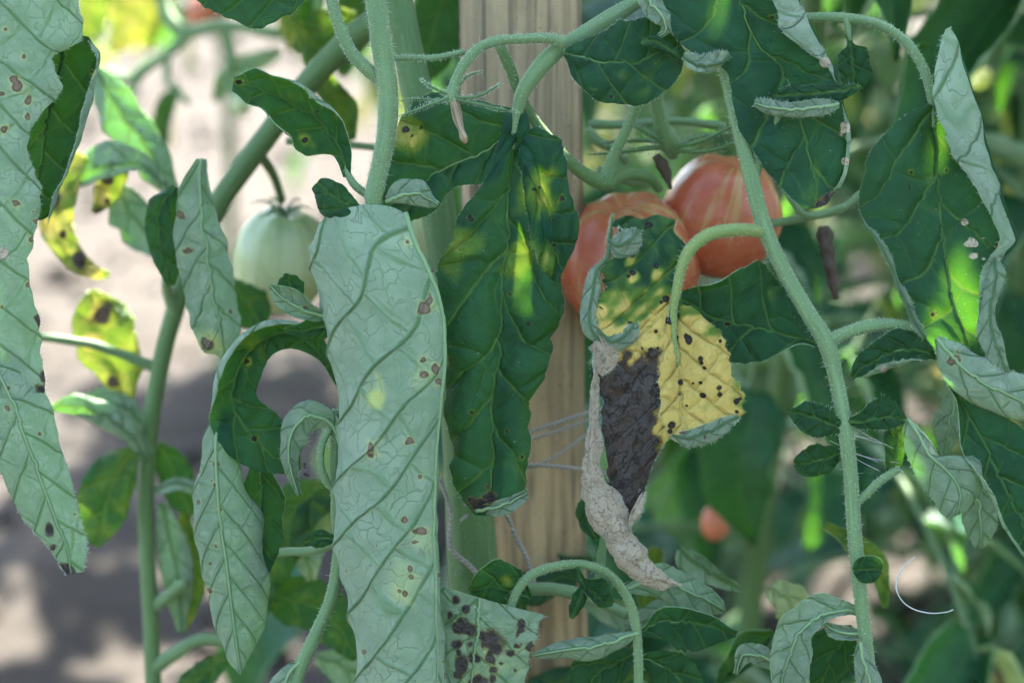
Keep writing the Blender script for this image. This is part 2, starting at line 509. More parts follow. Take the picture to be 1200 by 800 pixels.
        m.set(p.inputs["Normal"], m.bump(hh, 1., .0013))
    tr = m.n("BsdfTranslucent")
    tcol = m.mix(m.math('MULTIPLY', vein, .55), (.20, .64, .02), (.40, .62, .08))
    tcol = m.mix(yel, tcol, (.88, .74, .10))
    tcol = m.mix(m.math('MAXIMUM', spot, rotk), tcol, (.05, .03, .02))
    # a leaf has two skins: light that is already inside the blade just leaves through the far one
    inside = m.n("NewGeometry").outputs["Backfacing"]
    m.set(tr.inputs[0], m.mix(inside, tcol, (.96, .97, .94)))
    mx = m.n("MixShader"); m.set(mx.inputs[0], m.ramp(inside, 0., 1., .14, 1., smooth=False))
    m.t.links.new(p.outputs[0], mx.inputs[1]); m.t.links.new(tr.outputs[0], mx.inputs[2])
    m.t.links.new(mx.outputs[0], m.out.inputs[0])
    return m.m
MAT_TOP = leaf_material("leaf_upper_side", False)
MAT_UND = leaf_material("leaf_lower_side", True)
FAR_TOP = leaf_material("leaf_upper_side_far", False, True)
FAR_UND = leaf_material("leaf_lower_side_far", True, True)

def stem_material(name, c1, c2, c3, fuzz=.25):
    m = NT(name)
    fl = m.uv("flat"); sx = m.sep(fl)
    a = m.math('MULTIPLY', sx[0], 6.28318)
    vec = m.comb(m.math('COSINE', a), m.math('SINE', a), m.math('MULTIPLY', sx[1], .22))
    n1 = m.noise(vec, 2.6, 4, .6); n2 = m.noise(m.comb(m.math('COSINE', a), m.math('SINE', a), sx[1]), 9., 3)
    n4 = m.noise(m.comb(m.math('COSINE', a), m.math('SINE', a), m.math('MULTIPLY', sx[1], .6)), 1.1, 2)
    col = m.mix(m.ramp(n1, .3, .7), c1, c2)
    col = m.mix(m.ramp(n4, .5, .8), col, c3)
    col = m.mix(m.math('MULTIPLY', m.ramp(n2, .55, .75), .35), col, (.33, .42, .30))
    m.set(m.p.inputs["Base Color"], col); m.set(m.p.inputs["Roughness"], .6)
    m.set(m.p.inputs["Specular IOR Level"], .3)
    m.set(m.p.inputs["Sheen Weight"], fuzz); m.set(m.p.inputs["Sheen Roughness"], .45)
    m.set(m.p.inputs["Normal"], m.bump(m.math('ADD', n1, m.math('MULTIPLY', n2, .5)), .35, .0006))
    return m.m
MAT_STEM = stem_material("stem_green", (.11, .19, .075), (.17, .265, .125), (.14, .215, .08), .2)
MAT_STEM_D = stem_material("stem_dark_green", (.075, .145, .045), (.115, .195, .07), (.11, .17, .05), .12)
MAT_STEM_Y = stem_material("stem_yellowed", (.20, .26, .075), (.15, .24, .08), (.27, .27, .08), .1)
MAT_RIB_U = stem_material("midrib_pale", (.17, .28, .12), (.23, .35, .18), (.20, .30, .13), .08)
MAT_RIB_Y = stem_material("midrib_yellowed", (.24, .30, .07), (.20, .28, .07), (.30, .32, .09), .05)
MAT_SEPAL = stem_material("sepal_green", (.075, .16, .055), (.12, .22, .085), (.09, .18, .06), .12)
MAT_DRY = stem_material("dried_petal", (.20, .135, .075), (.42, .34, .22), (.07, .042, .026), .03)

MAT_DRY2 = stem_material("dead_brown_tissue", (.06, .038, .026), (.10, .065, .045), (.03, .02, .015), .03)

def simple(name, col, rough=.7, spec=.3):
    m = NT(name); m.set(m.p.inputs["Base Color"], col); m.set(m.p.inputs["Roughness"], rough); m.set(m.p.inputs["Specular IOR Level"], spec)
    return m
def hair_mat():
    m = simple("plant_hair", (.62, .70, .60), .4)
    tr = m.n("BsdfTranslucent"); m.set(tr.inputs[0], (.7, .8, .66)); mx = m.n("MixShader"); mx.inputs[0].default_value = .5
    m.t.links.new(m.p.outputs[0], mx.inputs[1]); m.t.links.new(tr.outputs[0], mx.inputs[2]); m.t.links.new(mx.outputs[0], m.out.inputs[0])
    return m.m
MAT_HAIR = hair_mat()
def silk_mat():
    m = simple("silk", (.5, .5, .47), .4, .4); return m.m
MAT_SILK = silk_mat()
MAT_ANT = simple("insect_black", (.012, .01, .01), .35, .5).m

def twine_mat():
    m = NT("twine_fibre"); fl = m.uv("flat"); sx = m.sep(fl)
    w = m.math('SINE', m.math('ADD', m.math('MULTIPLY', sx[0], 12.566), m.math('MULTIPLY', sx[1], 38.)))
    n = m.noise(m.obj(), 900., 3)
    col = m.mix(n, (.34, .30, .26), (.52, .47, .42)); col = m.mix(m.ramp(w, -1., 0., .5, 0.), col, (.08, .07, .06))
    m.set(m.p.inputs["Base Color"], col); m.set(m.p.inputs["Roughness"], .85)
    m.set(m.p.inputs["Normal"], m.bump(w, .6, .0004)); return m.m
MAT_TWINE = twine_mat()

def tomato_mat(name, ripe):
    m = NT(name); ob = m.obj(); sx = m.sep(ob)
    ang = m.math('ARCTAN2', sx[1], sx[0])
    st = m.noise(m.comb(m.math('MULTIPLY', ang, 2.4), m.math('MULTIPLY', sx[2], 8.), 0.), 2.0, 3)
    n = m.noise(ob, 40., 4); nf = m.noise(ob, 420., 2)
    zr = m.math('ADD', m.math('MULTIPLY', sx[2], 1 / .028), m.math('MULTIPLY', m.math('SUBTRACT', st, .5), 1.1))
    if ripe:
        col = m.mix(m.ramp(n, .3, .7), (.47, .095, .042), (.53, .16, .085))
        col = m.mix(m.ramp(zr, .35, 1.15, 0., .75), col, (.40, .20, .06))
        col = m.mix(m.math('MULTIPLY', m.ramp(st, .50, .62), m.ramp(zr, -.4, .7, 0., .75)), col, (.48, .33, .12))
    else:
        col = m.mix(m.ramp(n, .3, .7), (.42, .50, .25), (.52, .58, .34))
        col = m.mix(m.ramp(zr, .3, 1.2, 0., .6), col, (.16, .30, .09))
        col = m.mix(m.ramp(st, .5, .72, 0., .5), col, (.20, .34, .10))
    col = m.mix(m.ramp(nf, .68, .74, 0., .35), col, (.55, .40, .30))
    m.set(m.p.inputs["Base Color"], col); m.set(m.p.inputs["Roughness"], m.ramp(n, .3, .7, .22, .34))
    m.set(m.p.inputs["Specular IOR Level"], .38)
    m.set(m.p.inputs["Coat Weight"], .05); m.set(m.p.inputs["Coat Roughness"], .18)
    m.set(m.p.inputs["Subsurface Weight"], .06); m.p.inputs["Subsurface Radius"].default_value = (.006, .003, .0015) if ripe else (.003, .004, .002)
    m.set(m.p.inputs["Subsurface Scale"], 1.)
    m.set(m.p.inputs["Normal"], m.bump(m.math('ADD', n, m.math('MULTIPLY', nf, .15)), .15, .0012))
    return m.m
MAT_RED = tomato_mat("tomato_ripe_skin", True); MAT_GREEN = tomato_mat("tomato_unripe_skin", False)

def wood_mat():
    m = NT("weathered_pine"); ob = m.obj(); sx = m.sep(ob)
    warp = m.noise(m.comb(m.math('MULTIPLY', sx[0], 1.), sx[1], m.math('MULTIPLY', sx[2], .12)), 34., 3)
    g = m.noise(m.comb(sx[0], sx[1], m.math('MULTIPLY', sx[2], .035)), 420., 4, .6, .4)
    g2 = m.noise(m.comb(sx[0], sx[1], m.math('MULTIPLY', sx[2], .05)), 130., 3, .6, .8)
    rings = m.math('SINE', m.math('ADD', m.math('MULTIPLY', sx[0], 900.), m.math('MULTIPLY', warp, 30.)))
    col = m.mix(m.ramp(g2, .3, .7), (.39, .265, .135), (.53, .38, .215))
    col = m.mix(m.ramp(rings, .1, 1., 0., .45), col, (.20, .125, .07))
    col = m.mix(m.ramp(g, .46, .66, 0., .75), col, (.12, .08, .05))
    ck = m.noise(m.comb(sx[0], sx[1], m.math('MULTIPLY', sx[2], .02)), 190., 3, .5, .3)
    col = m.mix(m.ramp(ck, .66, .69, 0., .85), col, (.05, .035, .025))
    grey = m.noise(ob, 9., 3)
    up = m.ramp(sx[2], .40, .62)
    col = m.mix(m.math('MULTIPLY', m.ramp(grey, .30, .7), m.math('ADD', .22, m.math('MULTIPLY', up, .45))), col, (.36, .31, .235))
    k = m.voro(m.comb(m.math('MULTIPLY', sx[0], 22.), m.math('MULTIPLY', sx[2], 7.)), 1., 'F1')
    col = m.mix(m.ramp(k, .03, .10, .7, 0.), col, (.09, .05, .03))
    stn = m.noise(m.comb(sx[0], sx[1], m.math('MULTIPLY', sx[2], .35)), 48., 5, .65)
    col = m.mix(m.ramp(stn, .46, .68, 0., .62), col, (.15, .115, .08))
    pit = m.noise(ob, 700., 2); col = m.mix(m.ramp(pit, .66, .72, 0., .5), col, (.07, .05, .035))
    m.set(m.p.inputs["Base Color"], col); m.set(m.p.inputs["Roughness"], .85); m.set(m.p.inputs["Specular IOR Level"], .2)
    m.set(m.p.inputs["Normal"], m.bump(m.math('ADD', g, m.math('MULTIPLY', rings, .3)), .6, .0009))
    return m.m
MAT_WOOD = wood_mat()

def soil_mat():
    m = NT("dry_sandy_soil"); ob = m.obj()
    n = m.noise(ob, 3.0, 5); n2 = m.noise(ob, 28., 4, .65); n3 = m.noise(ob, 160., 3); v = m.voro(ob, 55., 'F1', dims='3D')
    col = m.mix(m.ramp(n, .3, .7), (.039, .0335, .028), (.051, .0445, .038))
    col = m.mix(m.ramp(n2, .5, .8, 0., .6), col, (.07, .057, .048))
    col = m.mix(m.math('MULTIPLY', n3, .4), col, (.06, .053, .045))
    col = m.mix(m.ramp(v, .0, .28, .4, 0.), col, (.08, .066, .057))
    m.set(m.p.inputs["Base Color"], col); m.set(m.p.inputs["Roughness"], .95); m.set(m.p.inputs["Specular IOR Level"], .15)
    m.set(m.p.inputs["Normal"], m.bump(m.math('ADD', n2, m.math('MULTIPLY', n3, .3)), .8, .012))
    return m.m
MAT_SOIL = soil_mat()

# ------------------------------------------------------------------ object helpers
COL = scene.collection
def tag(o, label=None, cat=None, group=None, kind=None):
    for k, v in (("label", label), ("category", cat), ("group", group), ("kind", kind)):
        if v: o[k] = v
    return o
def obj(name, me, mats, parent=None, loc=(0, 0, 0)):
    """loc in world metres; parents are never rotated"""
    o = bpy.data.objects.new(name, me); COL.objects.link(o)
    for mt in (mats if isinstance(mats, (list, tuple)) else [mats]):
        if mt and mt.name not in [x.name for x in me.materials if x]: me.materials.append(mt)
    loc = Vector(loc)
    if parent is not None:
        o.parent = parent
        o.location = loc - wloc(parent)
    else: o.location = loc
    WL[o.name] = loc
    return o
WL = {}
def wloc(o): return WL[o.name]
def thing(name, loc, label, cat, group=None):
    o = bpy.data.objects.new(name, None); COL.objects.link(o)
    o.location = loc; o.empty_display_size = .02; WL[o.name] = Vector(loc)
    return tag(o, label, cat, group)

RG = np.random.default_rng(7)
def tube(name, pts, mat, parent, n=14, rough=.06, seed=0, step=5., hair=0, hlen=(3.2, 9), label=None, flat=1.):
    P, r = path_px(pts, step)
    if name in ('leaf_stalk', 'petiole'): r = r * {91: .70, 92: .80, 142: .68, 95: .66, 93: .8}.get(seed, .86)
    return tube_w(name, P, r, mat, parent, n, rough, seed, hair, hlen, label, flat)
def tube_w(name, P, r, mat, parent, n=14, rough=.03, seed=0, hair=0, hlen=(3.2, 9), label=None, flat=1.):
    V, F, uv, fr = tube_geo(P, r, n, rough, seed, flat)
    o0 = P[0]
    o = obj(name, pymesh(name, V - o0, F, uv=uv), mat, parent, o0)
    if label: o["label"] = label
    if hair:
        hair = int(hair * 1.5)
        Pp, T, U, B = fr
        i = RG.integers(0, len(Pp) - 1, hair); f = RG.random(hair)[:, None]
        a = RG.random(hair) * 6.283
        d = np.cos(a)[:, None] * U[i] + np.sin(a)[:, None] * B[i]
        base = Pp[i] * (1 - f) + Pp[i + 1] * f + d * (r[i][:, None] * .97)
        ln = np.where(RG.random(hair) < .93, RG.uniform(hlen[0] * .35, hlen[0], hair), RG.uniform(hlen[0], hlen[1], hair)) * S
        d = d + RG.normal(0, .25, d.shape)
        HV, HF = hair_geo(base, d, ln, 0.00007, RG)
        h = obj("stem_hair", pymesh("stem_hair", np.array(HV) - o0, HF, False), MAT_HAIR, o, o0)
        h["kind"] = "stuff"
    return o

def leaf(parent, patches, seed=0, label=None, petiole=None, pmat=None, res=3., ribs=True, ribmat=None, hair=0, name="leaf", ribr=3.0, **kw):
    lf = Leaf(seed, W, res)
    for p in patches:
        p = dict(p)
        if 'rib' in p:
            net, mid = rib(p.pop('rib')); p['net'] = net; p['mid'] = mid
        k = dict(kw); k.update(p)
        if k.pop('flip', 0): k['net'] = [r[::-1] for r in k['net']]; k['mid'] = len(k['net'][0]) - 1 - k['mid']; k['face'] = 'top'
        k.pop('rr', 0); k.pop('norib', 0); k.pop('ribr', 0)
        lf.patch(**k)
    o0 = lf.ribs[0][0][0]
    o = obj(name, lf.mesh(name, o0), [MAT_TOP, MAT_UND], parent, o0)
    if label: o["label"] = label
    if ribs:
        for q, p in enumerate(patches):
            if p.get('norib'): continue
            P, N, scl = lf.ribs[q]
            m = len(P); t = np.linspace(0, 1, m)
            r = (ribr * p.get('rr', 1) * (.62 if p.get('face', 'top') == 'under' and seed != 11 else 1) * (1 - t) ** .8 + .4) * scl
            V, F, uv, _ = tube_geo(P - N * (r * (.35 if p.get('face', 'top') == 'under' else .8))[:, None], r, 8, .04, seed)
            obj("midrib", pymesh("midrib", V - o0, F, uv=uv), ribmat or MAT_RIB_U, o, o0)
    if petiole:
        tube("petiole", petiole, pmat or MAT_STEM, o, n=12, seed=seed, hair=hair)
    if hair:
        pts = []; ds = []
        for e, d in lf.margins:
            k = RG.integers(0, len(e), hair // 2); pts.append(e[k]); ds.append(d[k])
        pts = np.concatenate(pts); ds = np.concatenate(ds) + RG.normal(0, .35, (len(pts), 3))
        HV, HF = hair_geo(pts, ds, RG.uniform(1.2, 4.5, len(pts)) * S, 0.00005, RG)
        h = obj("leaf_hair", pymesh("leaf_hair", np.array(HV) - o0, HF, False), MAT_HAIR, o, o0); h["kind"] = "stuff"
    return o

def Z(net, z):      # add depth to a net given as (x, y[, z]) tuples
    return [[(p[0], p[1], (p[2] if len(p) > 2 else 0) + z) for p in row] for row in net]

# ------------------------------------------------------------------ ground
def build_ground():
    ax = np.concatenate([np.linspace(-150, -6, 14), np.linspace(-5, -1.6, 16), np.linspace(-1.5, 1.5, 90), np.linspace(1.6, 5, 16), np.linspace(6, 150, 14)])
    ay = np.concatenate([np.linspace(-40, -1, 12), np.linspace(-.5, .9, 12), np.linspace(1, 4, 100), np.linspace(4.1, 9, 40), np.linspace(10, 300, 20)])
    X, Y = np.meshgrid(ax, ay)
    rng = np.random.default_rng(3)
    a = Sines(rng, 3, 2, 9); b = Sines(rng, 14, 2, 14); c = Sines(rng, 45, 2, 18)
    near = np.clip(1.5 - np.hypot(X, Y - 2) / 6, 0, 1)
    Zz = near * (.012 * a(X, Y) + .006 * b(X, Y) + .004 * c(X, Y))
    V = np.stack([X, Y, Zz], -1).reshape(-1, 3)
    n = len(ax); F = [(j * n + i, j * n + i + 1, (j + 1) * n + i + 1, (j + 1) * n + i) for j in range(len(ay) - 1) for i in range(n - 1)]
    g = obj("ground", pymesh("ground", V, F), MAT_SOIL); g["kind"] = "structure"
    # crumbs of dry earth
    rng = random.Random(5); Vc = []; Fc = []
    ico = [(0, 0, 1), (.89, 0, .45), (.28, .85, .45), (-.72, .53, .45), (-.72, -.53, .45), (.28, -.85, .45), (.72, .53, -.45), (-.28, .85, -.45), (-.89, 0, -.45), (-.28, -.85, -.45), (.72, -.53, -.45), (0, 0, -1)]
    fi = [(0, 1, 2), (0, 2, 3), (0, 3, 4), (0, 4, 5), (0, 5, 1), (1, 6, 2), (2, 7, 3), (3, 8, 4), (4, 9, 5), (5, 10, 1), (6, 7, 2), (7, 8, 3), (8, 9, 4), (9, 10, 5), (10, 6, 1), (6, 11, 7), (7, 11, 8), (8, 11, 9), (9, 11, 10), (10, 11, 6)]
    for _ in range(1500):
        x = rng.uniform(-1.5, 1.2); y = rng.uniform(1.3, 5.5); r = rng.uniform(.003, .012) * rng.choice((1, 1, 1, 2))
        o = len(Vc)
        for v in ico:
            k = r * rng.uniform(.7, 1.25); Vc.append((x + v[0] * k, y + v[1] * k, .004 + v[2] * k * .7 + r * .3))
        Fc += [(a + o, b + o, c + o) for a, b, c in fi]
    cl = obj("earth_crumbs", pymesh("earth_crumbs", Vc, Fc), MAT_SOIL)
    tag(cl, "small crumbs of dry earth scattered over the sandy ground", "soil", kind="stuff")
build_ground()

# ------------------------------------------------------------------ wooden stake
def build_stake():
    top = W1(617, 100, -330); bot = W1(640, 800, -330)
    base = Vector((top.x + .004, top.y, 0))
    half = 69 * WR(-330)
    H = 1.15; nz = 90; prof = []
    bev = .003
    c = [(-1, -1), (1, -1), (1, 1), (-1, 1)]
    ring = []
    for k, (sx_, sy_) in enumerate(c):
        a0 = math.atan2(sy_, sx_)
        for q in (-1, 0, 1):
            a = a0 + q * math.pi / 4
            ring.append((sx_ * (half - bev) + bev * math.cos(a) * (1.2 if q == 0 else 1), sy_ * (half - bev) + bev * math.sin(a) * (1.2 if q == 0 else 1)))
    # extra points along each face
    full = []
    for i in range(len(ring)):
        p, q = ring[i], ring[(i + 1) % len(ring)]
        full.append(p)
        if math.dist(p, q) > half:
            for t in range(1, 8): full.append((p[0] + (q[0] - p[0]) * t / 8, p[1] + (q[1] - p[1]) * t / 8))
    rng = np.random.default_rng(9); f = Sines(rng, 1, 3, 12); V = []; n = len(full)
    for i in range(nz + 1):
        z = -.12 + (H + .12) * i / nz
        for x, y in full:
            d = .0006 * float(f(x * 300, y * 300, z * 22)) + .0010 * float(f(x * 60, y * 60, z * 8))
            r = math.hypot(x, y)
            V.append((x * (1 + d / r) + .0015 * math.sin(z * 5), y * (1 + d / r), z))
    F = [(i * n + j, i * n + (j + 1) % n, (i + 1) * n + (j + 1) % n, (i + 1) * n + j) for i in range(nz) for j in range(n)]
    F.append(tuple(range(nz * n, nz * n + n)))
    o = obj("wooden_stake", pymesh("wooden_stake", V, F), MAT_WOOD, None, base)
    o.rotation_euler = (0, math.radians(-.6), math.radians(4))
    tag(o, "square weathered wooden stake standing behind the tomato leaves", "stake")
    return o
stake = build_stake()

# ------------------------------------------------------------------ the tomato plant tied to the stake
base_main = W1(555, 900, -300); base_main.z = 0.0
PA = thing("tomato_plant", base_main, "large tomato plant with spotted rolled leaves and ripe fruit at the wooden stake", "tomato plant")
bl = W1(180, 800, -520); bl.z = 0
PB = thing("tomato_plant", bl, "tomato plant with a thick slanting stem and a green fruit over open sandy ground", "tomato plant")
lc = W1(-75, 600, 10); lc.z = 0
PC = thing("tomato_plant", lc, "tomato plant with one long pale rolled leaf that ends in a dry brown tip", "tomato plant")

def sp(*l): return [tuple(x) for x in l]

# main stem, from the ground up along the stake
Pm, rm = path_px([(556, 1000, -240, 30), (556, 800, -240, 29), (552, 640, -235, 28), (540, 480, -230, 24), (520, 300, -225, 22), (500, 170, -220, 20), (478, 60, -215, 18), (460, -40, -210, 17)], 10)
down = np.array([[Pm[0][0], Pm[0][1] + .0, -0.03]]); K = 12
pre = np.array([down[0] * (1 - k / K) + Pm[0] * (k / K) for k in range(K)])
up = np.array([Pm[-1] + np.array([.02 * k, .012 * k, .045 * k]) for k in range(1, 14)])
tube_w("stem", np.concatenate([pre, Pm, up]), np.concatenate([np.full(K, rm[0]), rm, np.linspace(rm[-1], .003, 13)]), MAT_STEM_D, PA, 16, .04, 1)

# stalk of the middle compound leaf and its side stalk
tube("leaf_stalk", [(432, -90, -8, 16), (437, -30, -6, 15), (444, 30, -5, 14.5), (451, 80, -5, 14), (455, 120, -6, 14), (452, 160, -7, 13.5), (444, 200, -8, 13), (437, 235, -6, 11), (440, 262, -10, 6)], MAT_STEM, PA, n=20, hair=1500, seed=2)
tube("leaf_stalk", [(378, -60, 2, 8), (388, 0, 0, 8), (398, 32, -2, 8), (412, 62, -4, 8.5), (432, 83, -7, 8.5), (450, 100, -10, 6)], MAT_STEM, PA, n=14, hair=500, seed=3)

# ---- big pale rolled leaf in the middle (lower side out)
SPOT2 = [(498, 360, 9), (504, 352, 7), (497, 440, 9), (510, 432, 6), (497, 421, 5), (513, 446, 5), (433, 524, 8), (481, 516, 6), (493, 558, 4),
         (475, 610, 5), (494, 621, 7), (486, 635, 5), (481, 666, 7), (483, 676, 5), (475, 695, 8), (468, 692, 4), (478, 283, 4), (522, 775, 4),
         (526, 792, 5), (517, 673, 3), (505, 318, 4), (430, 690, 2), (466, 640, 2), (440, 640, 2), (407, 400, 2), (500, 318, 3), (422, 765, 4),
         (440, 466, 11, 'y', .9), (498, 440, 26, 'y', .30), (476, 690, 22, 'y', .35), (490, 625, 20, 'y', .25)]  # the strongest yellow dab paints a fleck of sun into the leaf
net2 = [
 [(392, 262, -44), (376, 262, -26), (368, 264, -12), (392, 246, 2), (425, 238, 4), (455, 240, 1), (474, 250, -4), (483, 260, -20), (470, 264, -40), (440, 268, -52)],
 [(400, 300, -50), (372, 300, -36), (361, 297, -14), (388, 292, 6), (428, 286, 9), (462, 284, 7), (487, 288, 2), (500, 296, -18), (484, 300, -42), (440, 302, -56)],
 [(412, 370, -52), (384, 368, -38), (373, 365, -16), (402, 360, 8), (444, 352, 13), (485, 346, 10), (511, 344, 3), (518, 348, -16), (500, 350, -42), (452, 352, -56)],
 [(425, 430, -52), (395, 432, -38), (383, 430, -16), (412, 425, 8), (455, 418, 14), (498, 410, 10), (520, 406, 3), (524, 408, -16), (505, 410, -42), (460, 412, -56)],
 [(430, 500, -50), (402, 502, -36), (390, 500, -15), (418, 495, 8), (458, 488, 14), (498, 480, 11), (515, 476, 3), (520, 478, -16), (502, 480, -40), (460, 482, -56)],
 [(425, 565, -50), (400, 566, -36), (388, 566, -14), (416, 562, 8), (456, 556, 13), (494, 548, 10), (509, 544, 4), (515, 546, -15), (500, 550, -40), (455, 552, -56)],
 [(430, 630, -50), (402, 632, -36), (390, 630, -14), (418, 628, 8), (458, 622, 13), (494, 614, 10), (508, 610, 5), (515, 612, -14), (500, 615, -40), (455, 618, -56)],
 [(440, 700, -50), (414, 702, -36), (402, 700, -14), (428, 698, 8), (464, 692, 13), (496, 684, 10), (509, 680, 6), (519, 682, -13), (504, 685, -40), (462, 688, -56)],
 [(450, 770, -48), (424, 772, -34), (413, 770, -13), (438, 768, 8), (470, 762, 12), (498, 755, 10), (511, 752, 6), (525, 754, -13), (510, 756, -40), (470, 758, -54)],
 [(455, 840, -46), (432, 842, -32), (421, 840, -12), (445, 838, 6), (475, 834, 10), (500, 830, 8), (512, 828, 5), (530, 828, -13), (516, 830, -38), (480, 832, -50)],
 [(475, 905, -38), (458, 907, -26), (450, 906, -10), (465, 905, 4), (485, 903, 7), (502, 902, 5), (511, 902, 2), (522, 902, -12), (514, 903, -30), (496, 904, -40)]]
net2 = [[(x, y, z * (2.9 if z > 0 else 1.6)) for x, y, z in r] for r in net2]
leaf(PA, [dict(net=net2, mid=6, face='under', period=86, slope=1.15, cell=44, edge=.025, teeth=.02, ruffle=3, quilt=7.5, bumps=2.4, thick=1.2, dabs=SPOT2)], seed=11, res=1.9,
     label="long pale rolled leaf with its underside out and brown spots", hair=900, ribr=3.2)
# scrolled stipule leaves where it joins the stalk
leaf(PA, [dict(rib=[(424, 250, -2, 5, 5, 20, -60, -60), (406, 240, 4, 18, 24, 10, -110, -60), (388, 228, 4, 22, 30, 0, -120, -80), (372, 214, -4, 10, 12, 0, -110, -80)], face='top', period=30)], seed=12, res=1.8, hair=120)
leaf(PA, [dict(rib=[(452, 236, -6, 6, 6, 0, -60, -60), (472, 228, 0, 14, 18, 0, -90, -60), (494, 228, -3, 15, 17, 0, -100, -60), (514, 240, -10, 4, 4, 0, -90, -60)], face='under', period=30)], seed=13, res=1.8)

# ---- dark lobed leaf over the stake (upper side)
SPOT3 = [(476, 152, 5), (493, 150, 5), (483, 159, 3), (552, 257, 5), (650, 287, 4), (598, 345, 4), (625, 223, 3), (633, 220, 3), (659, 232, 4), (650, 258, 3),
         (552, 483, 4), (595, 505, 4), (620, 380, 3), (530, 420, 2), (610, 535, 3), (485, 155, 22, 'y', .55), (540, 278, 26, 'y', .42), (610, 300, 28, 'y', .45),
         (632, 225, 22, 'y', .6), (640, 210, 12, 'y', .5), (530, 310, 16, 'y', .3), (572, 583, 11, 'x', .9), (560, 590, 7, 'x', .9)]
b3 = [
 [(592, 128, 4), (600, 132, 2), (606, 136, -3), (612, 134, 2), (618, 132, 5)],
 [(572, 200, 6), (585, 196, 2), (600, 192, -4), (618, 190, 3), (634, 192, 6)],
 [(540, 245, 10), (566, 240, 5), (597, 235, -4), (632, 240, 4), (655, 250, 8)],
 [(512, 285, 8), (552, 282, 6), (594, 280, -5), (632, 288, 3), (662, 302, 6)],
 [(507, 330, -2), (548, 328, 6), (590, 330, -5), (630, 340, 5), (664, 352, 2)],
 [(517, 390, -6), (550, 388, 6), (585, 390, -4), (622, 395, 6), (650, 392, -3)],
 [(518, 440, -8), (550, 440, 5), (580, 445, -4), (612, 445, 5), (640, 440, -6)],
 [(516, 500, -10), (545, 502, 4), (577, 505, -3), (602, 500, 4), (630, 490, -10)],
 [(522, 545, -8), (548, 550, 3), (576, 555, 0), (600, 548, 4), (625, 540, -8)],
 [(540, 580, -4), (558, 584, 2), (576, 588, 4), (598, 584, 4), (622, 575, -2)],
 [(556, 603, 2), (566, 604, 5), (578, 604, 8), (596, 598, 8), (614, 588, 4)]]
l3 = [
 [(605, 165, -1), (606, 156, -2), (608, 147, -4), (607, 138, -3), (605, 128, -2)],
 [(572, 212, 3), (570, 196, 0), (566, 176, -4), (556, 145, 4), (545, 112, 6)],
 [(533, 222, 6), (530, 210, 2), (524, 194, -3), (510, 148, 5), (500, 102, 8)],
 [(508, 250, 5), (500, 235, 2), (490, 216, -3), (477, 170, 5), (466, 140, 6)],
 [(480, 262, 2), (472, 250, 1), (462, 236, -2), (455, 205, 3), (450, 180, 3)],
 [(462, 268, -2), (456, 262, 0), (448, 252, 0), (445, 238, 0), (443, 225, 0)]]
r3 = [
 [(606, 185, -2), (610, 172, -3), (615, 160, 2), (622, 152, 5), (628, 148, 6)],
 [(612, 215, 0), (622, 198, -3), (634, 182, 3), (645, 168, 6), (655, 160, 6)],
 [(617, 250, 2), (632, 228, -3), (645, 210, 4), (655, 195, 8), (665, 180, 8)],
 [(622, 290, 4), (640, 262, -2), (655, 245, 5), (664, 228, 8), (668, 215, 8)],
 [(635, 318, 3), (650, 298, -1), (664, 275, 4), (674, 255, 6), (677, 245, 4)],
 [(650, 330, 0), (660, 318, 0), (668, 302, 3), (674, 285, 3), (677, 272, 2)]]
leaf(PA, [dict(net=Z(b3, -62), mid=2, face='top', period=85, slope=1.5, edge=.075, teeth=.09, dabs=SPOT3, ruffle=6),
          dict(net=Z(l3, -60), mid=2, face='under', flip=1, period=60, slope=1.3, edge=.04, dabs=SPOT3, rr=.6, ruffle=3),
          dict(net=Z(r3, -54), mid=1, face='top', period=50, slope=1.2, edge=.06, teeth=.06, dabs=SPOT3, rr=.5, ruffle=4)],
     seed=21, res=2.2, label="dark green lobed leaf with yellow patches hanging over the stake", ribr=2.6, quilt=4.5,
     petiole=[(760, -8, -110, 11), (715, 22, -90, 12), (682, 42, -70, 12), (655, 58, -55, 12), (630, 82, -52, 12), (612, 110, -55, 10), (604, 140, -60, 7), (600, 175, -66, 4)], hair=150)
# its turned-up tip
leaf(PA, [dict(rib=[(558, 600, -50, 4, 4, 0, -40, 0), (575, 596, -46, 10, 8, 0, -30, 0), (596, 590, -46, 11, 8, 0, -30, 0), (618, 578, -52, 5, 5, 0, 0, 0)], face='under', period=30, dabs=[(560, 598, 12, 'x', 1), (572, 582, 10, 'x', .9)])], seed=22, res=2.)

# ---- upper left leaf of the middle stalk
leaf(PA, [dict(rib=[(407, 207, -14, 4, 4, 0, 30, 30), (400, 178, -12, 14, 12, 0, 90, 40), (380, 150, -14, 40, 46, 0, 130, 60), (348, 126, -10, 58, 52, -8, 130, 110), (316, 110, -6, 44, 34, -10, 110, 130), (292, 101, -2, 26, 24, 0, 60, 90), (273, 97, 4, 6, 12, 0, 0, 40)],
            face='top', period=42, slope=1.0, edge=.05, dabs=[(373, 131, 3), (357, 165, 4), (280, 96, 6), (345, 115, 16, 'y', .25), (357, 165, 9, 'y', .5)])],
     seed=31, res=1.8, label="small dark cupped leaf with a browned tip beside the middle stalk", petiole=[(440, 235, -14, 5), (425, 225, -16, 5.5), (413, 214, -15, 5), (406, 200, -15, 4), (400, 180, -15, 3)], hair=200)
leaf(PA, [dict(rib=[(372, -70, 10, 5, 5), (345, -30, 8, 30, 35), (300, -10, 6, 50, 40, 0, 20, 20), (255, -12, 8, 45, 30, 0, 20, 20), (215, -20, 10, 10, 8)], face='top', period=40)], seed=32, res=2.6, hair=100)

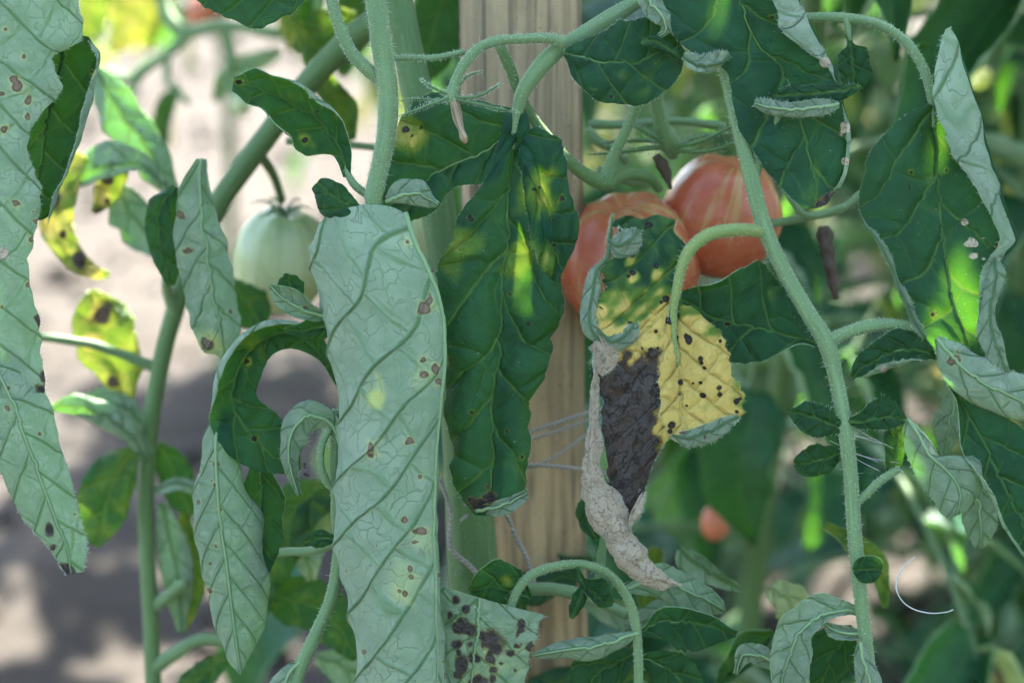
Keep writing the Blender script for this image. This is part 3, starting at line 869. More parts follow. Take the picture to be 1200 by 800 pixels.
# ---- withered flower on its arched stalk
tube("flower_stalk", [(662, 50, -40, 7), (640, 45, -34, 6), (610, 46, -24, 5.5), (585, 48, -14, 6), (562, 56, -8, 6), (545, 74, -4, 6), (534, 95, -2, 6), (529, 114, -2, 7.5), (530, 122, -2, 5)], MAT_STEM, PA, n=14, hair=500, seed=41)
flw = tube("withered_flower", [(531, 116, -2, 8), (534, 128, 0, 7), (537, 142, 2, 6), (541, 154, 3, 5), (544, 162, 3, 6), (546, 168, 3, 2)], MAT_DRY, PA, n=18, rough=.34, seed=42, step=1.5, flat=.7)
for k, (pts) in enumerate([
    [(528, 114, 0, 3), (505, 122, 10, 3.4), (485, 130, 14, 2.6), (466, 137, 12, .6)],
    [(528, 112, 0, 3), (510, 104, 4, 3), (498, 97, 6, 2), (492, 92, 6, .6)],
    [(532, 114, 2, 3), (555, 114, 12, 3.2), (575, 106, 16, 2.5), (589, 96, 14, .6)],
    [(532, 116, 2, 3), (560, 122, 14, 3.2), (585, 128, 18, 2.4), (609, 131, 16, .6)],
    [(531, 108, -6, 3), (545, 92, -16, 3), (556, 86, -20, 1.5), (566, 84, -22, .6)],
    [(530, 116, 0, 3), (515, 118, -14, 3), (490, 116, -22, 2), (470, 118, -26, .6)]]):
    tube("sepal", pts, MAT_SEPAL, PA, n=8, seed=50 + k, hair=140, hlen=(2, 4), flat=.5, step=4)
tube("leaf_stalk", [(452, 70, -20, 4), (480, 68, -24, 4), (510, 68, -26, 4), (545, 61, -24, 4.2)], MAT_STEM, PA, n=10, hair=160, seed=58)
# fruit stalk crossing the stake
tube("fruit_stalk", [(585, 52, -70, 6), (598, 82, -80, 6.5), (612, 118, -90, 6.5), (640, 160, -100, 7), (670, 192, -115, 7.5), (700, 212, -130, 9), (718, 214, -140, 8)], MAT_STEM_D, PA, n=12, hair=200, seed=59)
tube("fruit_stalk", [(708, 212, -135, 8), (720, 180, -130, 6.5), (735, 150, -125, 6), (748, 120, -120, 6)], MAT_STEM, PA, n=12, hair=150, seed=60)
tube("fruit_stalk", [(712, 213, -138, 8), (735, 205, -150, 7), (760, 208, -170, 7), (772, 222, -190, 6)], MAT_STEM_D, PA, n=12, seed=61)

# ---- round leaf right of the flower stalk
leaf(PA, [dict(rib=[(662, 62, -34, 4, 4, 0, 0, 0), (680, 66, -28, 30, 22, 0, -30, -20), (710, 72, -20, 50, 42, 0, -30, -20), (745, 72, -20, 54, 52, 0, -20, -10), (775, 62, -24, 46, 44, 0, 40, 30), (798, 52, -30, 10, 14, 0, 60, 60)],
            face='top', period=42, slope=.7, edge=.04, dabs=[(717, 113, 4), (762, 50, 5), (700, 105, 4, 'y', .3), (745, 95, 20, 'y', .18)], bumps=2)], seed=33, res=2.2, label="round dark leaf beside the flower stalk", hair=240)
leaf(PA, [dict(rib=[(745, -20, -10, 8, 10, 0, 0, 0), (762, 2, -4, 12, 16, 0, 20, -60), (775, 18, 0, 14, 14, 0, 20, -80), (782, 34, -4, 8, 8, 0, 0, -60), (770, 46, -10, 3, 3)], face='under', period=26)], seed=34, res=2.)
leaf(PA, [dict(rib=[(798, 70, -16, 3, 3, 0, 0, 0), (790, 62, -8, 9, 8, 0, -110, -90), (770, 50, -4, 9, 9, 0, -110, -90), (752, 48, -8, 3, 3, 0, -80, -80)], face='top', period=24)], seed=35, res=2.)

# ---- the yellow leaf with the dead, dried tip
BLK = [(783, 376, 8), (791, 396, 6), (808, 398, 8), (805, 394, 5), (842, 400, 4.5), (822, 420, 5), (823, 425, 4), (826, 431, 4), (797, 448, 5.5), (813, 449, 2.5), (822, 448, 3.5),
       (824, 463, 5), (842, 454, 4.5), (843, 462, 4.5), (862, 470, 5), (867, 467, 4), (863, 482, 3.5), (805, 475, 3), (845, 493, 2.5), (768, 388, 3.5), (786, 498, 7), (785, 505, 5), (832, 512, 3.5),
       (768, 312, 4.5), (741, 320, 5), (736, 324, 4), (704, 361, 4), (699, 378, 3), (760, 264, 5), (756, 268, 4), (780, 350, 6), (774, 354, 4), (738, 379, 4), (732, 254, 3),
       (741, 300, 4), (752, 408, 3), (762, 410, 6), (770, 408, 4), (835, 497, 4), (827, 501, 3)]
BLKN = [b + ('n',) for b in BLK]
YELP = ('y', [(690, 345), (720, 365), (755, 355), (785, 345), (800, 355), (880, 370), (890, 540), (740, 540), (690, 430)], 26, .95)
GRN = [(768, 322, 12, 'y', .75), (742, 322, 9, 'y', .7), (746, 345, 9, 'y', .5), (704, 365, 16, 'y', .85), (738, 304, 7, 'y', .6)]
DEADP = ('x', [(690, 428), (712, 424), (728, 418), (746, 420), (756, 408), (768, 404), (776, 412), (770, 430), (782, 430), (790, 424), (796, 440), (794, 464), (786, 474), (772, 476), (760, 484), (752, 502), (758, 514), (772, 520), (778, 540), (770, 640), (690, 640)], 12, 1)
h9r = [
 [(784, 352, 2), (789, 350, -2), (796, 352, 1), (802, 356, 4)],
 [(780, 378, 6), (790, 374, -3), (814, 370, 5), (830, 380, 2)],
 [(774, 402, 8), (794, 398, -2), (826, 392, 9), (850, 388, 2)],
 [(768, 428, 8), (797, 424, -1), (832, 416, 10), (857, 408, 2)],
 [(768, 455, 8), (798, 450, 1), (834, 443, 10), (858, 436, 4)],
 [(772, 482, 8), (800, 478, 3), (838, 470, 9), (871, 462, 4)],
 [(780, 504, 7), (804, 503, 5), (838, 496, 7), (874, 488, 2)],
 [(790, 516, 4), (808, 521, 5), (830, 515, 4), (853, 498, 1)]]
h9l = [
 [(702, 384, 4), (722, 376, 6), (748, 364, 6), (772, 352, 3), (790, 350, -2)],
 [(697, 404, 2), (716, 400, 8), (738, 392, 10), (766, 384, 8), (791, 384, -1)],
 [(696, 432, 0), (714, 430, 4), (736, 428, 8), (766, 424, 8), (796, 428, 0)],
 [(699, 472, -4), (714, 472, -2), (736, 470, 2), (766, 466, 5), (798, 462, 2)],
 [(702, 514, -10), (716, 512, -8), (738, 510, -4), (764, 505, 1), (792, 500, 4)],
 [(707, 550, -14), (718, 548, -12), (735, 545, -7), (755, 536, -2), (776, 524, 2)],
 [(710, 577, -15), (722, 575, -12), (737, 570, -8), (751, 560, -4), (764, 548, 0)],
 [(716, 598, -14), (726, 598, -11), (737, 595, -7), (746, 588, -4), (754, 580, -1)],
 [(728, 608, -12), (733, 608, -10), (738, 608, -7), (742, 606, -4), (746, 602, -2)]]
h9u = [
 [(716, 260, 6), (735, 253, 0), (752, 257, -3), (770, 252, -4), (792, 258, -4)],
 [(714, 276, 10), (736, 271, 2), (757, 272, -2), (776, 270, -3), (790, 272, -4)],
 [(712, 300, 10), (735, 295, 6), (757, 290, 3), (778, 288, 0), (803, 288, -4)],
 [(698, 320, 10), (726, 322, 8), (752, 317, 6), (776, 311, 2), (800, 308, -3)],
 [(694, 346, 8), (718, 350, 9), (745, 345, 8), (770, 338, 4), (794, 332, -2)],
 [(690, 374, 6), (715, 378, 10), (742, 370, 9), (768, 362, 5), (790, 356, -2)],
 [(694, 396, 4), (714, 398, 9), (738, 391, 9), (764, 380, 5), (788, 376, -2)]]
DRY = (0, 0, 0, 1)
leaf(PA, [dict(net=h9r, mid=1, period=40, slope=1.2, dabs=BLKN, polys=[YELP], ruffle=2, ribr=.5),
          dict(net=Z(h9l, -1.5), mid=4, period=44, slope=1.0, dabs=BLKN, polys=[YELP, DEADP], ruffle=2.5, bumps=2.0, quilt=.6, norib=1, crumple=1.3),
          dict(net=Z(h9u, 0), mid=4, period=46, slope=.9, base=(0, .2, 0, 0), dabs=BLKN + GRN, polys=[YELP], ruffle=3, norib=1),
          # turned-over pale margins
          dict(rib=[(718, 250, 8, 3, 3, 0, -90, -90), (715, 275, 12, 7, 8, 0, -110, -110), (712, 300, 14, 9, 10, 0, -110, -110), (699, 318, 14, 10, 11, 0, -110, -110), (695, 340, 13, 14, 15, 0, -110, -110), (691, 365, 12, 15, 15, 0, -110, -110), (693, 386, 12, 14, 16, 0, -110, -110), (706, 404, 9, 8, 9, 0, -90, -90)], face='under', period=30, res=1.8, norib=1, ruffle=1.5, teeth=0, edge=.02),
          dict(rib=[(714, 282, 16, 5, 5, 0, -30, -30), (722, 287, 20, 16, 18, 0, -50, -30), (733, 285, 22, 19, 21, 0, -50, -30), (743, 277, 20, 16, 14, 0, -50, -30), (749, 268, 15, 4, 4, 0, -30, -30)], face='under', period=24, res=1.8, norib=1, ruffle=1, teeth=0, edge=.02),
          dict(rib=[(700, 386, 12, 8, 8, 0, -60, -60), (718, 400, 15, 17, 9, 0, -80, -60), (738, 388, 14, 14, 6, 0, -60, -40), (744, 374, 10, 4, 3)], face='under', period=24, res=1.8, norib=1, ruffle=1.5, teeth=0, edge=.02, dabs=[(700, 404, 12, 'd', 1), (712, 414, 10, 'd', 1)]),
          dict(rib=[(697, 400, 9, 9, 14, 0, -40, -40), (708, 412, 11, 15, 19, 0, -40, -40), (706, 428, 8, 12, 14, 0, -40, -40), (701, 438, 3, 4, 4)], face='under', period=24, res=1.8, norib=1, base=DRY, ruffle=2, teeth=0, crumple=1),
          dict(rib=[(788, 510, 9, 4, 5, 0, -40, -40), (808, 513, 13, 13, 10, 0, -60, -40), (832, 506, 12, 14, 10, 0, -60, -40), (852, 494, 8, 8, 6, 0, -40, -40), (866, 488, 4, 2, 2)], face='under', period=24, res=1.8, norib=1, ruffle=1.5, teeth=0, edge=.03, dabs=[(800, 500, 12, 'n'), (818, 496, 9, 'n'), (826, 512, 4, 'n')]),
          # the dry scroll hanging below
          dict(rib=[(697, 425, 2, 6, 6, 0, -100, -90), (697, 455, 4, 9, 10, 0, -150, -110), (695, 495, 4, 12, 13, 0, -150, -110), (692, 530, 5, 16, 18, 0, -150, -100), (693, 560, 6, 22, 24, 0, -150, -90), (704, 595, 8, 32, 34, 0, -150, -90), (722, 628, 10, 38, 36, 0, -150, -100), (742, 656, 10, 36, 32, 0, -150, -110), (764, 674, 8, 28, 22, 0, -160, -130), (784, 682, 6, 17, 13, 0, -150, -130), (800, 686, 4, 3, 3, 0, -120, -120)],
               face='under', period=24, res=1.5, base=DRY, bumps=3, ruffle=5, norib=1, edge=.12, teeth=.10, crumple=2.6),
          dict(rib=[(754, 575, -2, 3, 3), (746, 590, 4, 6, 7, 0, -90, -90), (739, 606, 6, 7, 7, 0, -120, -120), (738, 622, 6, 4, 5, 0, -120, -120)], face='under', period=24, res=1.7, base=(0, 0, 0, .8), bumps=2, norib=1)],
     seed=71, res=1.8, label="yellow leaf with black spots, a dead dark patch and a dry curled tip", ribmat=MAT_RIB_Y, ribr=2.0,
     petiole=[(900, 272, -22, 9), (870, 269, -10, 9), (845, 271, -2, 9), (825, 278, 3, 9), (808, 293, 5, 8.5), (798, 315, 5, 8), (793, 340, 4, 7), (789, 365, 3, 5.5), (790, 395, 2, 3.5), (793, 430, 1, 2)], pmat=MAT_STEM_Y, hair=300)

# ---- dark leaf behind the yellow one
leaf(PA, [dict(rib=[(968, 408, -26, 3, 3), (945, 398, -30, 5, 6), (928, 394, -34, 20, 16, 0, 10, 10), (900, 388, -38, 62, 40, 0, 15, 15), (870, 382, -40, 80, 48, 0, 25, 15), (840, 372, -42, 62, 44, 0, 60, 15), (815, 358, -44, 30, 40, 0, 80, 15), (795, 348, -48, 8, 10)], face='top', period=52, slope=.8, edge=.05,
            dabs=[(852, 380, 4), (905, 345, 9, 'y', .3)])], seed=81, res=2.4, label="dark leaf half hidden behind the yellow leaf", ribr=2.2, hair=160)

# ---- right-hand leaf stalk and its side stalks
tube("leaf_stalk", [(800, -60, -90, 12), (830, 10, -60, 12.5), (850, 80, -40, 13), (862, 132, -26, 13), (876, 190, -20, 13), (893, 258, -20, 13.5), (915, 310, -22, 13), (944, 362, -24, 13.5), (968, 402, -24, 15), (980, 445, -24, 12.5), (990, 500, -24, 12.5), (997, 560, -25, 12.5), (1001, 620, -26, 12), (1007, 685, -28, 12), (1015, 755, -30, 11.5), (1026, 850, -32, 11)], MAT_STEM, PA, n=20, hair=1700, seed=91, rough=.035)
tube("leaf_stalk", [(970, 402, -26, 10), (985, 392, -26, 9.5), (1010, 384, -27, 9.5), (1040, 380, -28, 9.5), (1068, 386, -28, 9.5), (1090, 402, -28, 9), (1106, 428, -30, 8), (1122, 462, -34, 6)], MAT_STEM, PA, n=14, hair=420, seed=92)
tube("leaf_stalk", [(1000, 592, -26, 6), (1014, 580, -24, 6), (1028, 566, -22, 6), (1042, 556, -20, 5.5), (1056, 549, -18, 4)], MAT_STEM, PA, n=12, hair=140, seed=93)
tube("leaf_stalk", [(884, 205, -22, 8), (893, 178, -20, 7), (902, 155, -18, 6), (914, 132, -16, 5)], MAT_STEM, PA, n=12, hair=140, seed=94)
tube("leaf_stalk", [(900, 30, -70, 8), (935, 22, -60, 8.5), (985, 21, -50, 9), (1030, 29, -42, 9), (1062, 50, -34, 9), (1083, 82, -28, 9), (1092, 118, -24, 7.5), (1094, 150, -22, 5)], MAT_STEM, PA, n=14, hair=420, seed=95)

# ---- broad dark leaf at the upper right
n12 = [
 [(765, -40, 8), (810, -40, 3), (855, -40, -3), (892, -40, 3), (928, -40, 10), (914, -40, 22), (896, -40, 24)],
 [(780, 12, 8), (825, 12, 3), (875, 6, -4), (908, 4, 4), (942, 8, 12), (926, 14, 24), (906, 16, 25)],
 [(798, 52, 8), (840, 54, 3), (893, 45, -4), (925, 40, 4), (958, 38, 12), (936, 40, 24), (909, 36, 24)],
 [(845, 82, 8), (870, 82, 3), (914, 76, -4), (944, 72, 4), (972, 68, 12), (960, 66, 20), (944, 62, 20)],
 [(855, 114, 6), (880, 112, 3), (928, 100, -4), (955, 96, 4), (981, 88, 10), (976, 84, 15), (970, 80, 16)],
 [(862, 148, 5), (890, 148, 3), (938, 134, -4), (965, 130, 3), (988, 122, 6), (987, 118, 9), (985, 114, 10)],
 [(882, 178, 4), (905, 180, 2), (948, 168, -4), (972, 160, 2), (994, 150, 4), (993, 148, 7), (991, 146, 8)],
 [(900, 202, 2), (920, 204, 1), (957, 200, -3), (976, 193, 2), (992, 185, 4), (991, 183, 6), (990, 181, 7)],
 [(924, 231, 0), (938, 233, 0), (958, 229, 0), (971, 223, 2), (985, 213, 3), (984, 211, 5), (983, 210, 6)],
 [(944, 242, 0), (950, 244, 1), (957, 244, 2), (963, 242, 2), (970, 238, 2), (969, 237, 3), (968, 236, 3)]]
leaf(PA, [dict(net=Z(n12, -14), mid=2, face='top', period=80, slope=1.3, edge=.03, ruffle=2, dabs=[(968, 72, 7, 'd', 1), (985, 105, 8, 'd', 1), (992, 150, 6, 'd', 1), (990, 190, 5, 'd', 1), (975, 232, 7, 'x', 1), (962, 243, 7, 'x', 1), (905, 20, 4)]),
          dict(rib=[(800, 66, 2, 3, 3, 0, 0, 0), (820, 76, 4, 9, 12, 0, -40, -80), (842, 74, 3, 10, 12, 0, -40, -80), (856, 64, -2, 3, 3)], face='under', period=24, norib=1)],
     seed=101, res=2.3, ribmat=MAT_RIB_Y, ribr=2.6, label="broad dark leaf with a pale turned-over edge at the top of the right stalk", hair=260)
leaf(PA, [dict(rib=[(1008, 101, 4, 3, 3, 0, 0, 0), (985, 106, 10, 9, 12, 0, -20, -30), (950, 110, 14, 12, 14, 0, -20, -30), (918, 112, 14, 10, 12, 0, -20, -30), (905, 114, 8, 3, 3)], face='top', period=24),
          dict(rib=[(982, 122, 6, 3, 3, 0, 0, 0), (965, 126, 14, 9, 10, 0, -40, -30), (940, 129, 18, 10, 11, 0, -40, -30), (912, 129, 18, 10, 10, 0, -40, -30), (894, 124, 14, 11, 10, 0, -40, -30), (884, 121, 8, 3, 3)], face='under', period=24)], seed=102, res=1.8, label="narrow folded leaf lying across the broad dark leaf", hair=120)
# small leaf hanging from the arched stalk
leaf(PA, [dict(rib=[(994, 40, -44, 4, 4), (997, 54, -44, 6, 6), (999, 62, -43, 22, 24, 0, 10, 10), (1001, 78, -42, 24, 24, 0, 15, 15), (1002, 94, -42, 20, 20, 0, 15, 15), (1002, 106, -43, 8, 8)], face='top', period=24, slope=.7, edge=.12, teeth=.1)], seed=103, res=2.2, petiole=[(991, 22, -46, 5), (993, 32, -45, 4), (996, 48, -44, 3)])

# ---- right-hand leaf with the pale folded half
n14 = [
 [(1086, 126, -2), (1089, 124, -2), (1092, 122, -3), (1104, 80, 2), (1116, 34, 8), (1113, 32, 12), (1109, 34, 14)],
 [(1055, 138, 4), (1075, 140, 2), (1093, 150, -3), (1114, 118, 4), (1134, 78, 14), (1116, 68, 22), (1098, 62, 24)],
 [(1020, 176, 6), (1058, 180, 3), (1096, 185, -4), (1126, 170, 4), (1152, 142, 15), (1124, 136, 26), (1096, 130, 28)],
 [(1006, 228, 6), (1050, 226, 3), (1100, 230, -4), (1140, 216, 4), (1168, 195, 14), (1142, 188, 26), (1113, 180, 28)],
 [(1013, 262, 8), (1055, 266, 3), (1104, 270, -4), (1146, 260, 4), (1182, 245, 12), (1160, 230, 22), (1139, 217, 24)],
 [(1040, 290, 10), (1072, 300, 4), (1109, 305, -3), (1152, 296, 4), (1192, 285, 8), (1180, 282, 14), (1168, 278, 16)],
 [(1050, 328, 8), (1082, 338, 4), (1116, 344, -3), (1142, 334, 3), (1162, 318, 6), (1156, 318, 10), (1150, 318, 12)],
 [(1066, 368, 6), (1096, 378, 3), (1128, 384, -2), (1144, 374, 2), (1156, 362, 5), (1152, 362, 8), (1148, 362, 9)],
 [(1086, 398, 4), (1112, 406, 2), (1137, 410, -1), (1150, 404, 2), (1160, 396, 4), (1157, 396, 6), (1154, 396, 7)],
 [(1110, 422, 2), (1124, 424, 1), (1144, 426, 0), (1152, 423, 1), (1162, 418, 2), (1160, 418, 3), (1158, 418, 4)]]
leaf(PA, [dict(net=Z(n14, -18), mid=2, face='top', period=78, slope=1.5, edge=.03, teeth=.04, ruffle=2.5, quilt=2.6, dabs=[(1093, 368, 4), (1065, 220, 3), (1130, 260, 5, 'd', .9), (1138, 285, 5, 'd', .9), (1142, 300, 5, 'd', .8), (1143, 150, 10, 'y', .25), (1168, 288, 4)]),
          dict(rib=[(1012, 262, -6, 2, 2), (1030, 284, 0, 7, 7, 0, -90, -60), (1044, 310, 0, 8, 8, 0, -90, -60), (1055, 340, 0, 9, 8, 0, -90, -60), (1070, 372, -4, 9, 8, 0, -90, -60), (1084, 396, -10, 3, 3)], face='under', period=24, norib=1),
          dict(rib=[(1165, 300, -8, 3, 3), (1166, 330, -4, 11, 9, 0, -60, -90), (1160, 365, -2, 15, 12, 0, -60, -90), (1166, 400, -2, 16, 14, 0, -60, -90), (1180, 435, -6, 8, 8, 0, -60, -90), (1186, 450, -10, 2, 2)], face='under', period=24, norib=1)],
     seed=111, res=2.2, ribmat=MAT_RIB_Y, ribr=2.6, label="large drooping leaf whose right half is folded over to show the pale underside", hair=300)

# ---- leaves round the lower right joints
leaf(PA, [dict(rib=[(1095, 418, -26, 3, 3), (1078, 410, -20, 18, 16, 0, 10, 110), (1055, 410, -16, 26, 46, 0, 10, 185), (1030, 418, -14, 20, 44, 0, 10, 185), (1010, 430, -16, 12, 26, 0, 10, 160), (998, 442, -20, 3, 4)], face='top', period=30, edge=.05, dabs=[(1035, 435, 6, 'd', .6)])], seed=121, res=2., label="small dark leaf with a pale rolled lower edge", hair=120)
leaf(PA, [dict(rib=[(1098, 396, -10, 4, 4, 0, -40, -40), (1115, 418, -2, 22, 20, 0, -60, -50), (1145, 444, 2, 32, 30, 0, -70, -50), (1180, 464, 0, 34, 32, 0, -70, -50), (1220, 482, -4, 28, 26, 0, -70, -50), (1260, 500, -10, 5, 5)], face='under', period=44, slope=1.4, edge=.03, dabs=[(1118, 421, 7), (1120, 419, 5)])], seed=122, res=2.2, label="pale underside of a leaf with one round brown spot", hair=160)
leaf(PA, [dict(rib=[(1112, 448, -30, 3, 3), (1130, 480, -26, 14, 24, 0, 90, 20), (1155, 525, -20, 34, 50, 0, 130, 20), (1180, 575, -16, 40, 60, 0, 140, 20), (1205, 630, -16, 36, 55, 0, 140, 20), (1225, 690, -20, 6, 8)], face='top', period=52, slope=1.2, edge=.03)], seed=123, res=2.4, label="dark hanging leaf with a pale inrolled left margin", hair=160)
leaf(PA, [dict(rib=[(988, 503, -24, 3, 3), (976, 497, -18, 12, 14), (958, 490, -12, 20, 26, 0, 10, 10), (940, 486, -12, 16, 20, 0, 10, 10), (926, 482, -16, 3, 4)], face='top', period=22, slope=.7, edge=.10, teeth=.08)], seed=124, res=2., hair=60)
leaf(PA, [dict(rib=[(990, 528, -30, 3, 3), (975, 534, -28, 14, 14), (955, 540, -28, 22, 20, 0, 10, 10), (938, 542, -30, 14, 14), (930, 542, -32, 3, 3)], face='top', period=22, slope=.7, edge=.08, teeth=.08)], seed=125, res=2.2)
leaf(PA, [dict(rib=[(994, 494, -16, 3, 3), (1010, 494, -10, 9, 14), (1030, 492, -6, 11, 27, 0, 20, -10), (1048, 490, -8, 12, 24, 0, 20, -20), (1060, 492, -14, 3, 5)], face='top', period=22, slope=.7, edge=.06, dabs=[(1036, 491, 3)])], seed=126, res=1.9, hair=80)
h16 = [
 [(1060, 492, -6), (1062, 491, -4), (1064, 491, -4), (1066, 492, -5), (1068, 494, -8)],
 [(1059, 512, -8), (1066, 508, 0), (1074, 506, 3), (1082, 508, 0), (1088, 514, -8)],
 [(1064, 538, -8), (1076, 534, 2), (1088, 532, 6), (1098, 534, 2), (1104, 541, -6)],
 [(1074, 560, -8), (1088, 552, 4), (1104, 546, 4), (1122, 538, 6), (1140, 536, -6)],
 [(1088, 582, -8), (1102, 574, 4), (1120, 564, 4), (1138, 554, 6), (1151, 556, -8)],
 [(1102, 598, -8), (1112, 592, 2), (1126, 584, 4), (1138, 578, 2), (1146, 578, -8)],
 [(1112, 608, -8), (1116, 607, -3), (1120, 604, -2), (1126, 601, -4), (1130, 598, -8)]]
leaf(PA, [dict(net=Z(h16, -6), mid=2, face='under', period=30, slope=1.0, edge=.03, teeth=0, ruffle=2)], seed=127, res=1.9, label="pale heart-shaped leaf with its underside turned out", hair=160)
leaf(PA, [dict(rib=[(1042, 560, -22, 3, 3), (1046, 545, -24, 10, 10), (1050, 525, -24, 12, 14), (1052, 506, -24, 8, 14), (1052, 496, -24, 3, 4)], face='top', period=20, slope=.9, edge=.04, base=(0, .15, 0, 0))], seed=128, res=2., label="small bright leaf with sun shining through it")
leaf(PA, [dict(rib=[(1001, 668, -12, 3, 3), (1007, 667, -9, 14, 14), (1017, 666, -7, 18, 18, 0, 10, 10), (1027, 667, -8, 14, 14), (1032, 668, -10, 3, 3)], face='top', period=18, slope=.6, edge=.03)], seed=129, res=1.9)
leaf(PA, [dict(rib=[(1120, 455, -110, 3, 3), (1115, 480, -110, 16, 16), (1110, 505, -110, 18, 18), (1108, 535, -112, 4, 4)], face='under', period=30)], seed=130, res=3)
leaf(PA, [dict(rib=[(1135, 560, -110, 10, 14), (1145, 590, -105, 20, 22), (1150, 620, -105, 20, 20), (1148, 642, -110, 5, 5)], face='under', period=30)], seed=131, res=3)
# curled leaves at the foot of the right stalk
leaf(PA, [dict(rib=[(1012, 718, -40, 4, 4), (990, 714, -34, 14, 8, 0, 40, 40), (965, 720, -26, 26, 12, 0, 60, 40), (940, 738, -20, 30, 24, 0, 60, 60), (925, 768, -18, 24, 36, 0, 70, 60), (918, 800, -20, 18, 34, 0, 60, 60), (920, 840, -26, 4, 6)], face='under', period=34, slope=1.)], seed=132, res=2.3, label="curled leaf arching away at the foot of the right stalk")
leaf(PA, [dict(rib=[(1008, 752, -10, 3, 3, 0, -50, -50), (1012, 772, -6, 14, 14, 0, -60, -60), (1020, 800, -6, 24, 22, 0, -60, -60), (1030, 850, -10, 20, 20, 0, -60, -60), (1036, 890, -16, 3, 3)], face='under', period=34, slope=1.3)], seed=133, res=2., hair=80)
leaf(PA, [dict(rib=[(930, 792, -60, 3, 3), (912, 780, -55, 14, 14, 0, -70, -70), (892, 768, -52, 16, 16, 0, -70, -70), (872, 766, -54, 12, 14, 0, -70, -70), (862, 790, -60, 3, 3)], face='under', period=24)], seed=134, res=2.4)
leaf(PA, [dict(rib=[(1012, 742, -30, 3, 3), (995, 742, -28, 8, 10, 0, 0, 60), (978, 738, -26, 8, 12, 0, 0, 60), (966, 730, -28, 2, 2)], face='under', period=20)], seed=135, res=2.4)
leaf(PA, [dict(rib=[(1000, 735, -48, 4, 4), (985, 750, -50, 26, 26), (970, 775, -52, 30, 30), (955, 820, -56, 6, 6)], face='top', period=34)], seed=136, res=3)

# ---- spotted leaf and arched stalk low in the middle
n18 = [
 [(505, 684, -4), (530, 690, 2), (562, 700, 4), (602, 711, 0), (640, 720, -6)],
 [(503, 715, 0), (528, 722, 8), (560, 728, 10), (600, 734, 6), (633, 738, -2)],
 [(500, 755, 2), (526, 760, 10), (556, 764, 12), (594, 764, 8), (623, 764, 0)],
 [(500, 800, 2), (524, 806, 10), (552, 806, 12), (590, 804, 8), (616, 806, 0)],
 [(505, 860, 0), (525, 865, 4), (550, 866, 6), (580, 864, 4), (604, 862, 0)]]
SP18 = [(535, 703, 6), (545, 713, 7), (534, 735, 12), (545, 737, 10), (540, 728, 8), (576, 750, 15), (566, 745, 9), (580, 760, 9), (611, 730, 7), (612, 738, 5), (605, 757, 4), (597, 765, 6), (555, 770, 8), (560, 772, 7), (540, 780, 11), (536, 790, 10), (573, 772, 7), (579, 784, 5), (535, 755, 7), (537, 764, 5), (564, 797, 7), (619, 757, 5), (551, 754, 3), (587, 777, 3), (604, 785, 3), (552, 800, 6), (578, 795, 5), (528, 720, 5)]
leaf(PA, [dict(net=Z(n18, -56), mid=2, face='under', period=46, slope=1.1, edge=.03, dabs=[(x, y, r * .74, 'x', .9) for x, y, r in SP18] + [(600, 770, 40, 'y', .3), (570, 780, 30, 'y', .3)])], seed=141, res=2., label="pale leaf blotched with dark brown spots at the foot of the stake", ribr=2.4, hair=120)
tube("leaf_stalk", [(598, 712, -66, 7), (606, 692, -64, 8), (622, 674, -62, 8), (648, 664, -62, 8), (682, 661, -62, 8), (712, 672, -64, 8), (733, 696, -66, 8), (745, 730, -68, 8), (748, 775, -72, 8), (748, 860, -80, 8)], MAT_STEM, PA, n=14, hair=350, seed=142)
leaf(PA, [dict(rib=[(622, 700, -78, 4, 4), (602, 692, -78, 26, 18, 0, 10, 10), (578, 686, -76, 34, 20, 0, 60, 10), (560, 688, -74, 20, 12, 0, 90, 10), (550, 692, -74, 3, 3)], face='top', period=34, slope=.9, dabs=[(594, 680, 8, 'y', .5)])], seed=143, res=2.4)
leaf(PA, [dict(rib=[(676, 664, -56, 3, 3), (682, 680, -54, 5, 6), (690, 692, -52, 6, 26, 0, 0, 20), (704, 704, -52, 8, 20), (718, 706, -54, 3, 3)], face='top', period=20, edge=.08, teeth=.08),
          dict(rib=[(684, 686, -53, 4, 4), (680, 700, -51, 10, 8), (674, 715, -51, 8, 6), (669, 724, -52, 2, 2)], face='top', period=16)], seed=144, res=2.2)
leaf(PA, [dict(rib=[(748, 740, -66, 4, 4, 0, -80, -80), (725, 748, -58, 20, 20, 0, -120, -110), (700, 756, -54, 24, 22, 0, -130, -120), (672, 760, -54, 22, 22, 0, -130, -120), (645, 764, -56, 18, 18, 0, -130, -120), (622, 768, -60, 3, 3, 0, -90, -90)], face='under', period=28, slope=.9)], seed=145, res=2.1, label="rolled leaf lying across the lower part of the stake", hair=80)
leaf(PA, [dict(rib=[(748, 742, -74, 4, 4), (770, 728, -80, 24, 16, 0, 20, 90), (800, 726, -84, 40, 20, 0, 20, 110), (830, 730, -88, 34, 16, 0, 20, 110), (862, 742, -92, 4, 4)], face='top', period=36, slope=.9)], seed=146, res=2.6)
leaf(PA, [dict(rib=[(735, 690, -130, 4, 4), (765, 680, -130, 24, 20, 0, -40, -40), (800, 690, -130, 30, 24, 0, -40, -40), (835, 708, -132, 18, 14), (850, 716, -134, 3, 3)], face='under', period=36)], seed=147, res=3)
leaf(PA, [dict(rib=[(745, 765, -90, 6, 6), (720, 775, -96, 24, 24), (690, 800, -100, 30, 28), (665, 850, -104, 8, 8)], face='top', period=36)], seed=148, res=3)
leaf(PA, [dict(rib=[(750, 770, -88, 6, 6), (775, 780, -90, 24, 24), (800, 800, -92, 30, 28), (830, 850, -96, 8, 8)], face='top', period=36)], seed=149, res=3)
